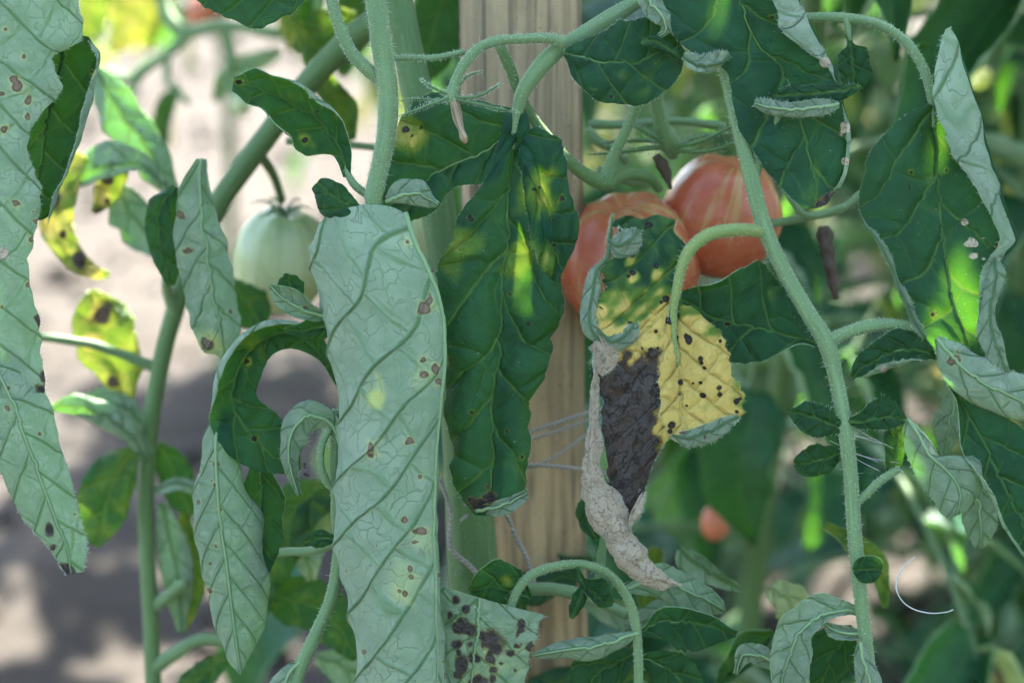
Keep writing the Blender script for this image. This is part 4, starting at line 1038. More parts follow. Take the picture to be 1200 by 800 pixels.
leaf(PA, [dict(rib=[(705, 560, -160, 4, 4), (694, 590, -160, 18, 20), (692, 615, -160, 14, 16), (700, 632, -160, 3, 3)], face='top', period=36)], seed=150, res=3)
tube("leaf_stalk", [(700, 690, -150, 6), (705, 650, -155, 6), (712, 600, -160, 5)], MAT_STEM_D, PA, n=10, seed=151)
tube("leaf_stalk", [(610, 690, -170, 9), (650, 690, -165, 9), (690, 700, -160, 9), (735, 720, -150, 8)], MAT_STEM, PA, n=10, seed=152)

# ---- curled leaf left of the big pale one
leaf(PA, [dict(rib=[(400, 452, -110, 5, 5), (378, 418, -108, 14, 6, 0, 20, 10), (350, 396, -104, 30, 14, 0, 110, 20), (318, 394, -100, 38, 22, 0, 140, 30), (290, 415, -98, 46, 26, 0, 165, 30), (274, 455, -96, 48, 28, 0, 160, 20), (282, 492, -94, 36, 36, 0, 40, 20), (305, 520, -92, 34, 40, 0, 20, 20), (330, 540, -92, 18, 30, 0, 10, 20), (350, 552, -94, 4, 5)],
            face='top', period=46, slope=1.1, edge=.05, dabs=[(289, 423, 4), (298, 514, 4), (289, 423, 8, 'y', .7), (300, 405, 12, 'y', .4)])], seed=161, res=2.2, label="leaf curled round in a hoop beside the big pale leaf", ribr=2.4)
leaf(PA, [dict(rib=[(258, 478, -98, 7.32, 6.75, 0, -80, -60), (253, 515, -92, 24.4, 27, 0, -110, -80), (254, 560, -88, 41.48, 48.6, 0, -120, -90), (258, 610, -86, 51.24, 62.1, 0, -120, -90), (266, 665, -86, 53.68, 67.5, 0, -120, -90), (272, 715, -88, 43.92, 56.7, 0, -120, -90), (278, 760, -90, 26.84, 32.4, 0, -110, -90), (282, 790, -92, 4.88, 5.4, 0, -90, -90)],
            face='under', period=44, slope=1.6, edge=.03, quilt=3., dabs=[(242, 693, 5), (258, 596, 5), (252, 568, 4), (252, 543, 4), (231, 552, 4), (231, 588, 3), (253, 640, 3), (245, 660, 3)]),
          dict(rib=[(305, 535, -112, 6, 6), (308, 575, -114, 30, 28, 0, 30, 30), (306, 620, -116, 32, 28, 0, 30, 30), (300, 660, -116, 24, 20, 0, 30, 30), (290, 700, -114, 5, 5)], face='top', period=40)], seed=162, res=2.2, label="long pale leaf rolled like a scroll left of the big pale leaf")
leaf(PA, [dict(rib=[(398, 520, -64, 3, 3), (388, 496, -60, 10, 10, 0, -40, -40), (365, 488, -56, 22, 20, 0, -70, -60), (346, 500, -54, 24, 18, 0, -90, -60), (338, 525, -54, 14, 20, 0, -60, -70), (342, 555, -56, 10, 14, 0, -40, -60), (350, 580, -60, 2, 4)], face='under', period=26, slope=.9, edge=.06, dabs=[(343, 563, 4), (342, 560, 3)])], seed=163, res=1.9, label="small crinkled pale leaf with two black insects", hair=100,
     petiole=[(395, 575, -62, 5), (384, 566, -60, 5), (376, 545, -58, 5), (378, 520, -60, 4.5), (388, 502, -62, 4)])
tube("leaf_stalk", [(396, 480, -75, 8), (393, 540, -80, 8), (395, 600, -80, 8.5), (397, 650, -78, 9), (388, 700, -72, 9), (370, 742, -66, 9), (352, 782, -60, 9.5), (335, 840, -56, 9)], MAT_STEM, PA, n=14, hair=300, seed=164)
leaf(PA, [dict(rib=[(352, 775, -56, 4, 4, 0, -60, -60), (338, 790, -50, 14, 14, 0, -80, -80), (330, 820, -48, 20, 20, 0, -80, -80), (325, 860, -52, 4, 4)], face='under', period=26)], seed=165, res=2.2)
leaf(PA, [dict(rib=[(385, 372, -30, 3, 3), (368, 368, -24, 10, 10, 0, 30, 20), (350, 360, -18, 20, 14, 0, 60, 30), (332, 350, -16, 20, 12, 0, 90, 30), (316, 334, -18, 3, 3)], face='under', period=22, dabs=[(359, 362, 5)]),
          dict(rib=[(352, 352, -24, 4, 4), (345, 340, -26, 14, 14), (338, 330, -28, 12, 18), (332, 324, -30, 4, 6)], face='top', period=20)], seed=166, res=2.)
leaf(PA, [dict(rib=[(392, 380, -36, 6, 8), (372, 384, -34, 14, 16), (352, 388, -36, 10, 10), (334, 386, -40, 2, 2)], face='top', period=24)], seed=167, res=2.4)
leaf(PA, [dict(rib=[(394, 630, -50, 3, 3), (378, 630, -50, 10, 12), (366, 632, -52, 9, 10), (356, 634, -54, 2, 2)], face='top', period=20)], seed=168, res=2.4)
tube("leaf_stalk", [(300, 660, -130, 6), (330, 647, -120, 6), (365, 645, -110, 6), (395, 636, -95, 6)], MAT_STEM, PA, n=10, seed=169)

# ------------------------------------------------------------------ fruit
def tomato(parent, x, y, z, rx, ry, mat, seed=0, tilt=(0, 0), lobes=6, label=None, sepals=5, name="tomato"):
    rng = np.random.default_rng(seed); k = WR(z); nu, nv = 64, 40
    f = Sines(rng, 2.2, 3, 9); V = []; F = []
    ph = rng.uniform(0, 6.28)
    for i in range(nv + 1):
        th = math.pi * i / nv
        for j in range(nu):
            a = 2 * math.pi * j / nu
            q = np.array([math.sin(th) * math.cos(a), math.sin(th) * math.sin(a), math.cos(th)])
            shoulder = max(0, math.cos(th)) ** 1.2
            rr = 1 + .045 * shoulder * math.cos(lobes * a + ph) * math.sin(th) + .018 * float(f(*q))
            dim = -.16 * math.exp(-(th / .33) ** 2)
            V.append((q[0] * rx * rr * k, q[1] * rx * rr * k, (q[2] * rr + dim) * ry * k))
    for i in range(nv):
        for j in range(nu):
            F.append((i * nu + j, (i + 1) * nu + j, (i + 1) * nu + (j + 1) % nu, i * nu + (j + 1) % nu))
    c = W1(x, y, z)
    o = obj(name, pymesh(name, V, F), mat, parent, c)
    R = Matrix.Rotation(math.radians(tilt[0]), 4, 'X') @ Matrix.Rotation(math.radians(tilt[1]), 4, 'Y')
    o.rotation_euler = R.to_euler()
    if label: o["label"] = label
    top = (R @ Vector((0, 0, ry * k * .86)))
    for q in range(sepals):
        a = 6.283 * q / max(sepals, 1) + rng.uniform(-.3, .3); L = rx * k * rng.uniform(.55, .8)
        P = np.array([Vector(top) + R @ Vector((math.cos(a) * L * t, math.sin(a) * L * t, rx * k * (.10 * t + .16 * math.sin(3 * t)) )) for t in np.linspace(0, 1, 9)]) + np.array(c)
        r = np.interp(np.linspace(0, 1, 9), [0, .4, 1], [.0012, .0016, .0002])
        s_ = tube_w("sepal", P, r, MAT_SEPAL, None, 8, .03, q, flat=.4)
        wl = wloc(s_); s_.parent = o
        s_.matrix_parent_inverse = (Matrix.Translation(c) @ R).inverted(); s_.location = wl
    return o
tomato(PA, 738, 306, -330, 84, 82, MAT_RED, 1, (14, -10), 7, "ripe red tomato with streaked shoulders beside the stake", 0)
tomato(PA, 846, 254, -345, 72, 74, MAT_RED, 2, (6, 14), 6, "ripe pinkish red tomato behind the right stalk", 0)
tomato(PA, 838, 612, -1150, 17, 22, MAT_RED, 3, (0, 0), 5, None, 0)
tomato(PA, 490, 262, -420, 38, 42, MAT_GREEN, 4, (0, 0), 5, None, 0)
tomato(PB, 330, 305, -640, 56, 66, MAT_GREEN, 5, (4, 6), 6, "pale green unripe tomato hanging from the slanting stem", 6)
# truss above the ripe fruit
tube("fruit_stalk", [(766, 90, -150, 8), (770, 125, -165, 8), (776, 150, -180, 10), (784, 168, -195, 13), (790, 182, -210, 8)], MAT_STEM, PA, n=12, seed=201, hair=100)
for k, pts in enumerate([
    [(786, 172, -200, 5), (760, 174, -180, 6), (725, 178, -165, 5), (688, 182, -160, 1)],
    [(786, 172, -200, 5), (815, 168, -180, 5), (845, 155, -170, 4), (872, 140, -168, 1)],
    [(788, 176, -200, 5), (820, 178, -176, 5), (850, 172, -165, 4), (880, 156, -160, 1)],
    [(784, 174, -200, 5), (768, 162, -170, 5), (752, 152, -160, 4), (742, 148, -158, 1)],
    [(784, 172, -205, 5), (765, 166, -215, 5), (730, 165, -225, 4), (705, 168, -225, 1)],
    [(788, 172, -205, 5), (820, 160, -225, 5), (860, 158, -235, 4), (890, 168, -235, 1)]]):
    tube("sepal", pts, MAT_SEPAL, PA, n=8, seed=210 + k, flat=.5, step=6, hair=80)
for k, pts in enumerate([
    [(690, 145, -260, 5), (730, 146, -265, 5), (790, 142, -270, 5), (850, 148, -275, 5)],
    [(700, 200, -200, 6), (745, 214, -215, 6), (765, 215, -230, 5)],
    [(688, 150, -240, 5), (700, 165, -240, 5), (720, 175, -245, 5), (735, 190, -250, 5)],
    [(905, 262, -230, 5), (940, 255, -235, 5), (985, 245, -240, 5), (1010, 225, -245, 4)],
    [(900, 180, -200, 4), (940, 250, -220, 4), (990, 242, -240, 4)]]):
    tube("fruit_stalk", pts, MAT_STEM, PA, n=10, seed=220 + k)
tube("withered_flower", [(768, 182, -185, 5), (776, 195, -188, 6), (782, 208, -190, 5), (786, 222, -192, 2)], MAT_DRY2, PA, n=10, rough=.3, seed=231, step=3)
tube("withered_flower", [(965, 265, -240, 6), (968, 290, -240, 9), (974, 320, -240, 7), (980, 350, -242, 3)], MAT_DRY2, PA, n=10, rough=.4, seed=232, step=4)

# ------------------------------------------------------------------ far left: long pale leaf
pc_pts = [W1(-75, 800, 10), W1(-72, 500, 6), W1(-60, 200, 0), W1(-40, 40, -4), W1(-10, -90, -8)]
Pst = np.array([[lc.x, lc.y, -.03], [lc.x, lc.y, .15], [lc.x - .002, lc.y - .01, .3]] + [tuple(p) for p in pc_pts])
Pst = cr(Pst, np.linspace(0, len(Pst) - 1, 60))
tube_w("stem", Pst, np.linspace(.006, .0032, 60), MAT_STEM, PC, 14, .04, 301)
c1 = [
 [(-70, -60, -30), (-30, -60, 0), (10, -60, 12), (55, -60, 10), (92, -60, -2)],
 [(-70, 0, -30), (-30, 0, 0), (12, 0, 14), (60, 0, 12), (97, 0, 0)],
 [(-70, 42, -30), (-28, 42, 0), (14, 42, 14), (66, 44, 13), (104, 46, -2)],
 [(-70, 72, -30), (-28, 72, 0), (10, 72, 14), (42, 70, 16), (62, 68, 10)],
 [(-70, 104, -30), (-28, 104, 0), (10, 104, 14), (46, 104, 17), (73, 104, 10)],
 [(-70, 136, -30), (-28, 136, 0), (0, 138, 14), (30, 140, 17), (48, 138, 12)],
 [(-70, 168, -30), (-28, 168, 0), (0, 170, 14), (22, 172, 16), (36, 172, 12)],
 [(-70, 205, -30), (-28, 205, 0), (0, 205, 14), (26, 204, 16), (47, 202, 10)],
 [(-70, 240, -30), (-28, 240, 0), (0, 240, 14), (30, 240, 16), (54, 238, 8)],
 [(-70, 282, -30), (-28, 282, 0), (-2, 282, 12), (25, 282, 14), (47, 280, 4)],
 [(-70, 320, -30), (-28, 320, 0), (-4, 320, 10), (20, 320, 12), (40, 318, 2)],
 [(-66, 370, -26), (-26, 370, 0), (0, 370, 10), (28, 372, 12), (51, 372, 2)],
 [(-50, 410, -20), (-16, 410, 0), (8, 410, 8), (32, 410, 8), (54, 410, 0)],
 [(-20, 445, -14), (2, 446, 0), (20, 448, 4), (38, 450, 4), (55, 450, 0)],
 [(20, 462, -8), (28, 462, -2), (36, 463, 0), (44, 462, 0), (52, 460, -2)]]
c2 = [
 [(40, 44, -20), (70, 42, -22), (96, 42, -22), (106, 42, -16), (105, 46, -12)],
 [(30, 75, -20), (70, 72, -28), (103, 70, -26), (118, 64, -14), (113, 72, -4)],
 [(20, 105, -18), (62, 102, -28), (97, 100, -26), (115, 94, -12), (104, 106, 0)],
 [(10, 145, -16), (52, 142, -26), (86, 140, -24), (105, 132, -10), (92, 146, 2)],
 [(10, 185, -14), (48, 180, -22), (76, 178, -20), (92, 170, -8), (78, 190, 2)],
 [(20, 222, -12), (44, 220, -18), (62, 218, -16), (74, 213, -8), (63, 228, 0)],
 [(34, 258, -10), (44, 258, -12), (52, 257, -12), (60, 252, -8), (55, 262, -4)]]
leaf(PC, [dict(net=Z(c1, 8), mid=1, face='under', period=62, slope=1.1, edge=.05, ruffle=2, quilt=3., bumps=1.5, norib=1,
               dabs=[(28, 66, 6), (15, 92, 7), (21, 101, 7), (32, 118, 7), (6, 34, 5), (2, 110, 4), (32, 138, 5), (3, 152, 5), (42, 260, 5), (18, 238, 5), (38, 280, 6), (44, 300, 8), (32, 334, 4), (2, 360, 4), (49, 350, 7, 'x', 1), (52, 372, 7, 'x', 1), (48, 380, 5, 'x', 1), (54, 440, 10, 'x', 1), (52, 458, 9, 'x', 1), (40, 310, 6, 'x', .9), (4, 297, 6, 'd', .8), (56, 400, 6, 'x', .8)]),
          dict(net=Z(c2, 4), mid=1, face='top', period=55, slope=1.2, edge=.03, ruffle=2, ribr=.6, dabs=[(110, 85, 3), (110, 85, 6, 'y', .8)]),
          dict(rib=[(-30, 395, 10, 20, 20, 0, -40, -40), (-6, 430, 16, 40, 36, 0, -60, -50), (16, 475, 20, 48, 44, 0, -70, -50), (34, 520, 22, 52, 44, 0, -70, -50), (52, 568, 22, 52, 38, 0, -70, -50), (68, 612, 20, 38, 32, 0, -60, -50), (80, 648, 18, 18, 24, 0, -50, -40), (84, 672, 16, 6, 14, 0, 0, 0)],
               face='under', period=52, slope=1.2, edge=.05, ruffle=2, quilt=3.4, bumps=1.4, dabs=[(8, 478, 5), (46, 508, 4), (80, 669, 8, 'x', 1), (72, 672, 6, 'x', 1), (56, 622, 6, 'x', .9), (62, 640, 4, 'x', .8), (9, 455, 4), (88, 602, 3), (105, 660, 4, 'x', .8), (100, 610, 8, 'y', .4)])],
     seed=302, res=2.1, label="long pale rolled leaf with ragged brown margin and dry brown tip", ribr=2.2, hair=500,
     petiole=[(-48, 60, -10, 8), (-38, 10, -8, 8), (-32, -30, -6, 7), (-30, -58, -2, 5)])

# ------------------------------------------------------------------ plant with the slanting stem
Pb, rb = path_px([(182, 900, -520, 12), (179, 780, -520, 12), (175, 690, -520, 12), (171, 600, -520, 12), (176, 500, -515, 12.5), (189, 425, -510, 13), (206, 360, -505, 13.5), (226, 300, -500, 14.5), (256, 238, -490, 16.5), (308, 165, -470, 17), (362, 96, -440, 18), (405, 52, -410, 19), (445, 18, -390, 19), (480, -30, -370, 18)], 10)
pre = np.array([np.array([Pb[0][0], Pb[0][1], -.03]) * (1 - k / 12) + Pb[0] * k / 12 for k in range(12)])
up = np.array([Pb[-1] + np.array([.012 * k, .01 * k, .05 * k]) for k in range(1, 13)])
tube_w("stem", np.concatenate([pre, Pb, up]), .8 * np.concatenate([np.full(12, rb[0]), rb, np.linspace(rb[-1], .003, 12)]), MAT_STEM_D, PB, 16, .03, 401)
for k, (pts, mt) in enumerate([
    ([(182, 430, -515, 9), (150, 418, -500, 7), (110, 404, -480, 6.5), (60, 396, -460, 6), (30, 394, -450, 5)], MAT_STEM),
    ([(180, 782, -520, 11), (205, 765, -515, 10), (240, 748, -510, 8), (300, 760, -505, 6)], MAT_STEM),
    ([(182, 710, -520, 9), (200, 695, -510, 8), (220, 680, -505, 7)], MAT_STEM),
    ([(175, 530, -515, 10), (155, 505, -500, 9), (120, 485, -480, 8), (70, 478, -470, 5)], MAT_STEM),
    ([(206, 372, -505, 9), (196, 340, -480, 7), (198, 310, -430, 6), (212, 260, -330, 5), (232, 195, -240, 4)], MAT_STEM),
    ([(300, 175, -470, 7), (320, 205, -520, 6), (330, 235, -600, 6)], MAT_STEM_D),
    ([(230, 296, -500, 9), (205, 240, -500, 7), (175, 195, -500, 6), (150, 180, -500, 5)], MAT_STEM),
    ([(336, 165, -440, 5), (380, 168, -430, 5), (430, 172, -420, 5), (500, 182, -400, 5)], MAT_STEM_D)]):
    tube("leaf_stalk", pts, mt, PB, n=10, seed=410 + k)
BK = dict(res=3.2)
leaf(PB, [dict(rib=[(236, 186, -210, 6, 6), (234, 215, -205, 26, 12, 0, -30, -30), (238, 260, -200, 40, 22, 0, -50, -40), (244, 310, -196, 44, 30, 0, -50, -40), (252, 350, -194, 40, 30, 0, -50, -40), (260, 385, -194, 34, 26, 0, -40, -40), (262, 412, -196, 26, 14), (258, 420, -198, 12, 6)], face='under', period=50, slope=1.4, dabs=[(210, 252, 6), (219, 293, 5), (245, 404, 12), (240, 400, 8), (243, 238, 3), (270, 365, 4), (243, 408, 22, 'y', .7)]),
          dict(rib=[(205, 218, -214, 3, 3), (192, 240, -216, 18, 16), (186, 275, -218, 18, 22, 0, 20, 20), (194, 310, -220, 12, 18), (200, 335, -222, 4, 5)], face='top', period=34)], seed=421, res=2.6, label="narrow pale leaf with brown spots in front of the slanting stem", quilt=3)
for k, (r, face, lab, bs) in enumerate([
    ([(112, 82, -560, 8, 8), (130, 115, -555, 26, 24, 0, -40, -40), (155, 150, -550, 30, 26, 0, -50, -40), (182, 190, -545, 26, 24, 0, -40, -40), (210, 240, -545, 6, 6)], 'under', "out of focus pale leaf above the yellowed one", 0),
    ([(190, 215, -480, 5, 5), (168, 192, -475, 14, 10, 0, 0, 30), (130, 190, -470, 24, 18, 0, -30, 20), (98, 200, -470, 22, 20, 0, -30, 0), (72, 218, -475, 4, 4)], 'under', None, 0),
    ([(96, 180, -470, 8, 8), (72, 225, -465, 24, 22, 0, 20, 20), (68, 265, -462, 24, 20, 0, 20, 20), (85, 300, -460, 16, 16), (112, 318, -460, 10, 8), (128, 322, -462, 3, 3)], 'top', "yellow and brown withering leaf hanging over the sand", .6),
    ([(150, 180, -500, 6, 6), (135, 205, -500, 14, 18), (120, 228, -500, 12, 18), (110, 250, -500, 3, 3)], 'top', None, .5),
    ([(135, 215, -520, 6, 6), (150, 245, -515, 26, 24), (172, 275, -515, 26, 24), (195, 300, -515, 6, 6)], 'under', None, 0),
    ([(150, 480, -540, 5, 5), (140, 440, -540, 30, 26), (122, 400, -540, 44, 34), (112, 365, -542, 36, 30), (108, 340, -545, 5, 5)], 'top', "bright yellow leaf lit by the sun behind the left plant", .5),
    ([(170, 540, -500, 5, 5), (150, 508, -480, 18, 14, 0, -40, -60), (118, 486, -470, 22, 16, 0, -50, -70), (88, 478, -462, 18, 12, 0, -40, -60), (58, 478, -460, 3, 3)], 'under', None, 0),
    ([(172, 505, -520, 4, 4), (150, 480, -525, 14, 12, 0, -40, -60), (120, 470, -528, 16, 12, 0, -50, -60), (95, 470, -530, 3, 3)], 'under', None, 0),
    ([(160, 525, -500, 5, 5), (140, 550, -490, 30, 24), (125, 585, -485, 36, 30), (118, 615, -485, 28, 22), (112, 640, -488, 4, 4)], 'top', "teal leaf with a yellow margin beside the upright stem", .25),
    ([(185, 520, -525, 5, 5), (200, 545, -530, 20, 22), (212, 575, -530, 22, 20), (225, 605, -532, 4, 4)], 'top', None, .1),
    ([(182, 575, -510, 4, 4), (205, 565, -500, 8, 8, 0, -60, -60), (228, 572, -495, 9, 9, 0, -60, -60), (245, 585, -495, 3, 3)], 'under', None, 0),
    ([(190, 590, -520, 6, 6), (200, 640, -520, 20, 24, 0, -40, -40), (210, 690, -520, 18, 20, 0, -40, -40), (212, 740, -522, 4, 4)], 'under', None, 0),
    ([(215, 600, -540, 6, 6), (222, 650, -540, 16, 18), (220, 700, -540, 16, 18), (214, 740, -540, 3, 3)], 'top', None, .4),
    ([(265, 770, -500, 5, 5), (245, 785, -498, 18, 18), (225, 805, -498, 20, 20), (205, 840, -500, 4, 4)], 'top', None, .2),
    ([(345, 20, -480, 5, 5), (380, 95, -480, 16, 14), (405, 130, -478, 20, 18), (412, 165, -478, 5, 5)], 'top', None, .4),
    ([(420, 20, -520, 6, 6), (395, 25, -520, 22, 20), (370, 40, -520, 22, 20), (345, 60, -522, 4, 4)], 'top', None, .3),
    ([(270, 330, -540, 6, 6), (285, 350, -540, 24, 24), (300, 370, -540, 22, 22), (310, 390, -540, 5, 5)], 'top', None, .1),
    # leaves low behind the rolled ones
    ([(390, 570, -420, 8, 8), (355, 590, -420, 34, 34), (315, 640, -422, 44, 40), (290, 700, -424, 36, 34), (280, 760, -426, 6, 6)], 'top', "blurred green leaf behind the rolled pale leaves", .25),
    ([(300, 690, -440, 6, 6), (340, 700, -440, 30, 30), (385, 720, -440, 34, 34), (420, 770, -440, 8, 8)], 'top', None, .15),
    ([(370, 770, -460, 6, 6), (400, 780, -460, 24, 24), (440, 800, -460, 30, 30), (470, 830, -460, 6, 6)], 'under', None, .1),
    ([(395, 560, -430, 8, 8), (370, 600, -430, 26, 26), (360, 640, -430, 24, 24), (365, 680, -430, 5, 5)], 'under', None, .3)]):
    leaf(PB, [dict(rib=r, face=face, period=44, slope=1.1, base=(0, bs, 0, 0), teeth=.06, dabs=[(r[2][0] + 6, r[2][1] + 8, 7), (r[1][0] - 8, r[1][1] + 6, 10, 'x', 1), (r[3][0] + 8, r[3][1] + 4, 12, 'x', 1), (r[-2][0], r[-2][1], 12, 'y', 1), (r[2][0] - 14, r[2][1], 14, 'y', 1)] if bs > .4 else ())], seed=430 + k, res=3.4, label=lab, ribs=False)
leaf(PB, [dict(rib=[(520, -40, -600, 8, 8), (515, 10, -600, 36, 30), (500, 60, -600, 36, 34), (488, 105, -600, 5, 5)], face='top', period=50)], seed=460, res=3.4, ribs=False)

# ------------------------------------------------------------------ twine round the stake
TW = thing("garden_twine", W1(640, 560, -250), "grey garden twine wound round the wooden stake", "twine")
for k, pts in enumerate([
    [(550, 520, -236, 2.48), (600, 512, -236, 2.48), (650, 496, -236, 2.48), (700, 480, -240, 2.48), (720, 478, -300, 2.48)],
    [(548, 538, -234, 2.11), (600, 520, -234, 2.11), (650, 506, -234, 2.11), (700, 488, -238, 2.11), (720, 486, -300, 2.11)],
    [(560, 556, -232, 2.48), (610, 545, -230, 2.48), (650, 546, -230, 2.48), (700, 552, -236, 2.48), (722, 556, -300, 2.48)],
    [(545, 590, -196, 2.48), (590, 600, -228, 2.73), (605, 630, -230, 2.85), (618, 655, -230, 3.10), (628, 690, -230, 2.48)],
    [(515, 560, -180, 2.48), (528, 600, -180, 2.48), (528, 640, -184, 3.10), (550, 662, -188, 3.10), (575, 690, -196, 2.48)],
    [(540, 610, -200, 1.86), (600, 560, -230, 1.86), (650, 535, -232, 1.86), (700, 500, -236, 1.86)]]):
    tube("strand", pts, MAT_TWINE, TW, n=8, rough=.1, seed=500 + k, step=3)

# ------------------------------------------------------------------ two insects on the crinkled leaf
def insect(x, y, z, ang, label):
    c = W1(x, y, z); k = WR(z); t = thing("insect", c, label, "insect", "insects on the crinkled leaf")
    ca, sa = math.cos(ang), math.sin(ang)
    def at(l, w, h=0): return (x + l * ca - w * sa, y + l * sa + w * ca, z + h)
    tube("body", [at(-4.2, 0) + (.4,), at(-2.6, 0) + (1.7,), at(-.8, 0) + (.6,), at(.6, 0) + (1.1,), at(1.6, 0) + (.5,), at(2.6, 0) + (1.3,), at(3.8, 0) + (.3,)], MAT_ANT, t, n=8, step=.5)
    for s_ in (-1, 1):
        for l in (-.6, .6, 1.5):
            tube("leg", [at(l, s_ * .4) + (.28,), at(l + (l - .5) * .6, s_ * 2, 1) + (.25,), at(l + (l - .5) * 1.2, s_ * 3.6, -1) + (.15,)], MAT_ANT, t, n=5, step=1)
insect(357, 545, -44, 1.5, "tiny black insect, the upper of two on the crinkled pale leaf")
insect(359, 556, -42, .5, "tiny black insect, the lower of two on the crinkled pale leaf")

# ------------------------------------------------------------------ silk and a dry curved fibre
SK = thing("spider_silk", W1(1060, 620, -30), "fine spider silk threads strung beside the right stalk", "spider silk")
rs = random.Random(4)
for k in range(8):
    x0 = 1000 + rs.uniform(-30, 10); y0 = rs.uniform(500, 540); x1 = x0 + rs.uniform(15, 60); y1 = y0 + rs.uniform(5, 30)
    tube("thread", [(x0, y0, -26, .09), ((x0 + x1) / 2, (y0 + y1) / 2 + 1, -24, .08), (x1, y1, -22, .06)], MAT_SILK, SK, n=4, step=6, rough=0)
fb = tube("curved_fibre", [(1072, 652, -18, .5), (1058, 665, -16, .8), (1050, 685, -14, 1.), (1056, 702, -12, .6), (1070, 713, -10, .7), (1090, 718, -10, .7), (1108, 717, -10, .6), (1117, 714, -10, .8)], MAT_SILK, None, n=6, step=2, rough=.02)
tag(fb, "pale curved dry fibre hanging in the silk right of the stalk", "fibre")

# ------------------------------------------------------------------ plants farther back
def generic(seed, length=70, width=20, curl=40, droop=20, yellow=0, res=4.0):
    lf = Leaf(seed, LOCAL(.001), res, .1); r = np.random.default_rng(seed)
    st = []; K = 7
    for i in range(K):
        t = i / (K - 1)
        w = width * (math.sin(math.pi * min(1, t * .93 + .07) ** .72) ** .8 + .05) * (1 + r.uniform(-.12, .12))
        st.append((3 * math.sin(t * 3 + seed), -length * t, -droop * t * t + 6 * math.sin(t * 2.4), w * r.uniform(.85, 1.1), w * r.uniform(.85, 1.1), r.uniform(-8, 8), curl * r.uniform(.5, 1.3), curl * r.uniform(.5, 1.3)))
    net, mid = rib(st, 4)
    dabs = []
    lf.patch(net, mid, 'top', period=16, slope=1.1, edge=.08, teeth=.12, ruffle=2, quilt=1.0, thick=.4, bumps=1.0, base=(0, yellow, 0, 0))
    return lf
GSPEC = [(600, 72, 20, 40, 18, 0), (601, 64, 22, 90, 26, 0), (602, 80, 19, 130, 10, 0), (603, 58, 20, 20, 30, 0), (604, 70, 24, 60, 14, 0), (605, 66, 20, 70, 30, .55), (606, 76, 17, 160, 24, 0), (607, 60, 22, 50, 20, .9)]
GEN = [generic(*g) for g in GSPEC]; GLO = [generic(*g, 7.5) for g in GSPEC]
GEN_ME = [g.mesh("leaf", (0, 0, 0)) for g in GEN]
for me in GEN_ME: me.materials.append(FAR_TOP); me.materials.append(FAR_UND)

GAPS = [(1116, 374, -18, 20), (632, 228, -55, 13), (610, 300, -60, 13), (540, 278, -60, 10), (956, 206, -14, 12), (440, 466, 6, 7), (1050, 528, -24, 16),
        (6, 448, 20, 9), (905, 345, -38, 5), (120, 385, -540, 40), (345, 118, -10, 6), (150, 228, -500, 14), (485, 140, -55, 12), (80, 240, -460, 20), (400, 30, -500, 14)]
rg = random.Random(21)
BG = [(950, 365, -1300, 40), (1005, 330, -1500, 45), (962, 470, -1300, 45), (1045, 545, -1200, 40), (900, 690, -1700, 40), (948, 545, -1800, 40), (1160, 150, -1500, 50), (1185, 300, -1600, 50),
      (870, 480, -1500, 40), (1010, 60, -1800, 50), (720, 60, -1300, 40), (1110, 600, -1500, 40), (980, 350, -2200, 50), (530, 90, -1500, 50), (1060, 250, -2000, 50), (880, 620, -2200, 45)]
BG += [(rg.uniform(700, 1190), rg.uniform(20, 760), rg.uniform(-3400, -1100), rg.uniform(12, 28)) for _ in range(12)]
GT = [(np.array(W1(x, y, z)), r * S) for x, y, z, r in GAPS + [(x, y, z, r * .55) for x, y, z, r in BG]]
def on_ground(px, py):
    d = W1(px, py, -1000) - Vector((0, 0, CAM_Z)); return Vector((0, 0, CAM_Z)) + d * (-CAM_Z / d.z)
GLINT = [(975, 685), (1000, 735), (1072, 690), (905, 690), (940, 540), (1062, 650), (1008, 330)]
VW = []
for px, py in GLINT:
    q = on_ground(px, py); GT.append((np.array(q), .022)); VW.append((np.array((0, 0, CAM_Z)), np.array(q)))
SL = np.array(sun_dir); GP = np.array([t for t, r in GT]); GRD = np.array([r for t, r in GT])
def blocks(k, R, p, s):
    """does this leaf stand in one of the shafts of sunlight that reach the front leaves"""
    pc = np.array(p)
    e = pc - GP; al = e @ SL; dl = np.linalg.norm(e - al[:, None] * SL, axis=1)
    near = np.nonzero((dl < GRD + .1 * s) & (al > -.1))[0]
    if not len(near) and pc[1] < .7: return False
    Vw = GLO[k].V[0] @ (np.array(R) * s).T + pc
    for c, q in VW:                                  # chinks in the foliage through to the ground
        dv = q - c; L = np.linalg.norm(dv); dv = dv / L; e = Vw - c; al = e @ dv; e = e - np.outer(al, dv)
        if ((np.linalg.norm(e, axis=1) < .007 * al / 1.2) & (al > .75)).any(): return True
    for i in near:
        t, r = GT[i]
        q = Vw - t; al = q @ SL
        if (al < .02).all(): continue
        q = q - np.outer(al, SL)
        if ((np.linalg.norm(q, axis=1) < r) & (al > .02)).any(): return True
    return False

def frame_from(d, n):
    d = d.normalized(); x = d.cross(n)
    if x.length < 1e-4: x = d.cross(Vector((1, 0, 0)))
    x.normalize(); n = x.cross(d)
    return Matrix((x, d, n)).transposed()

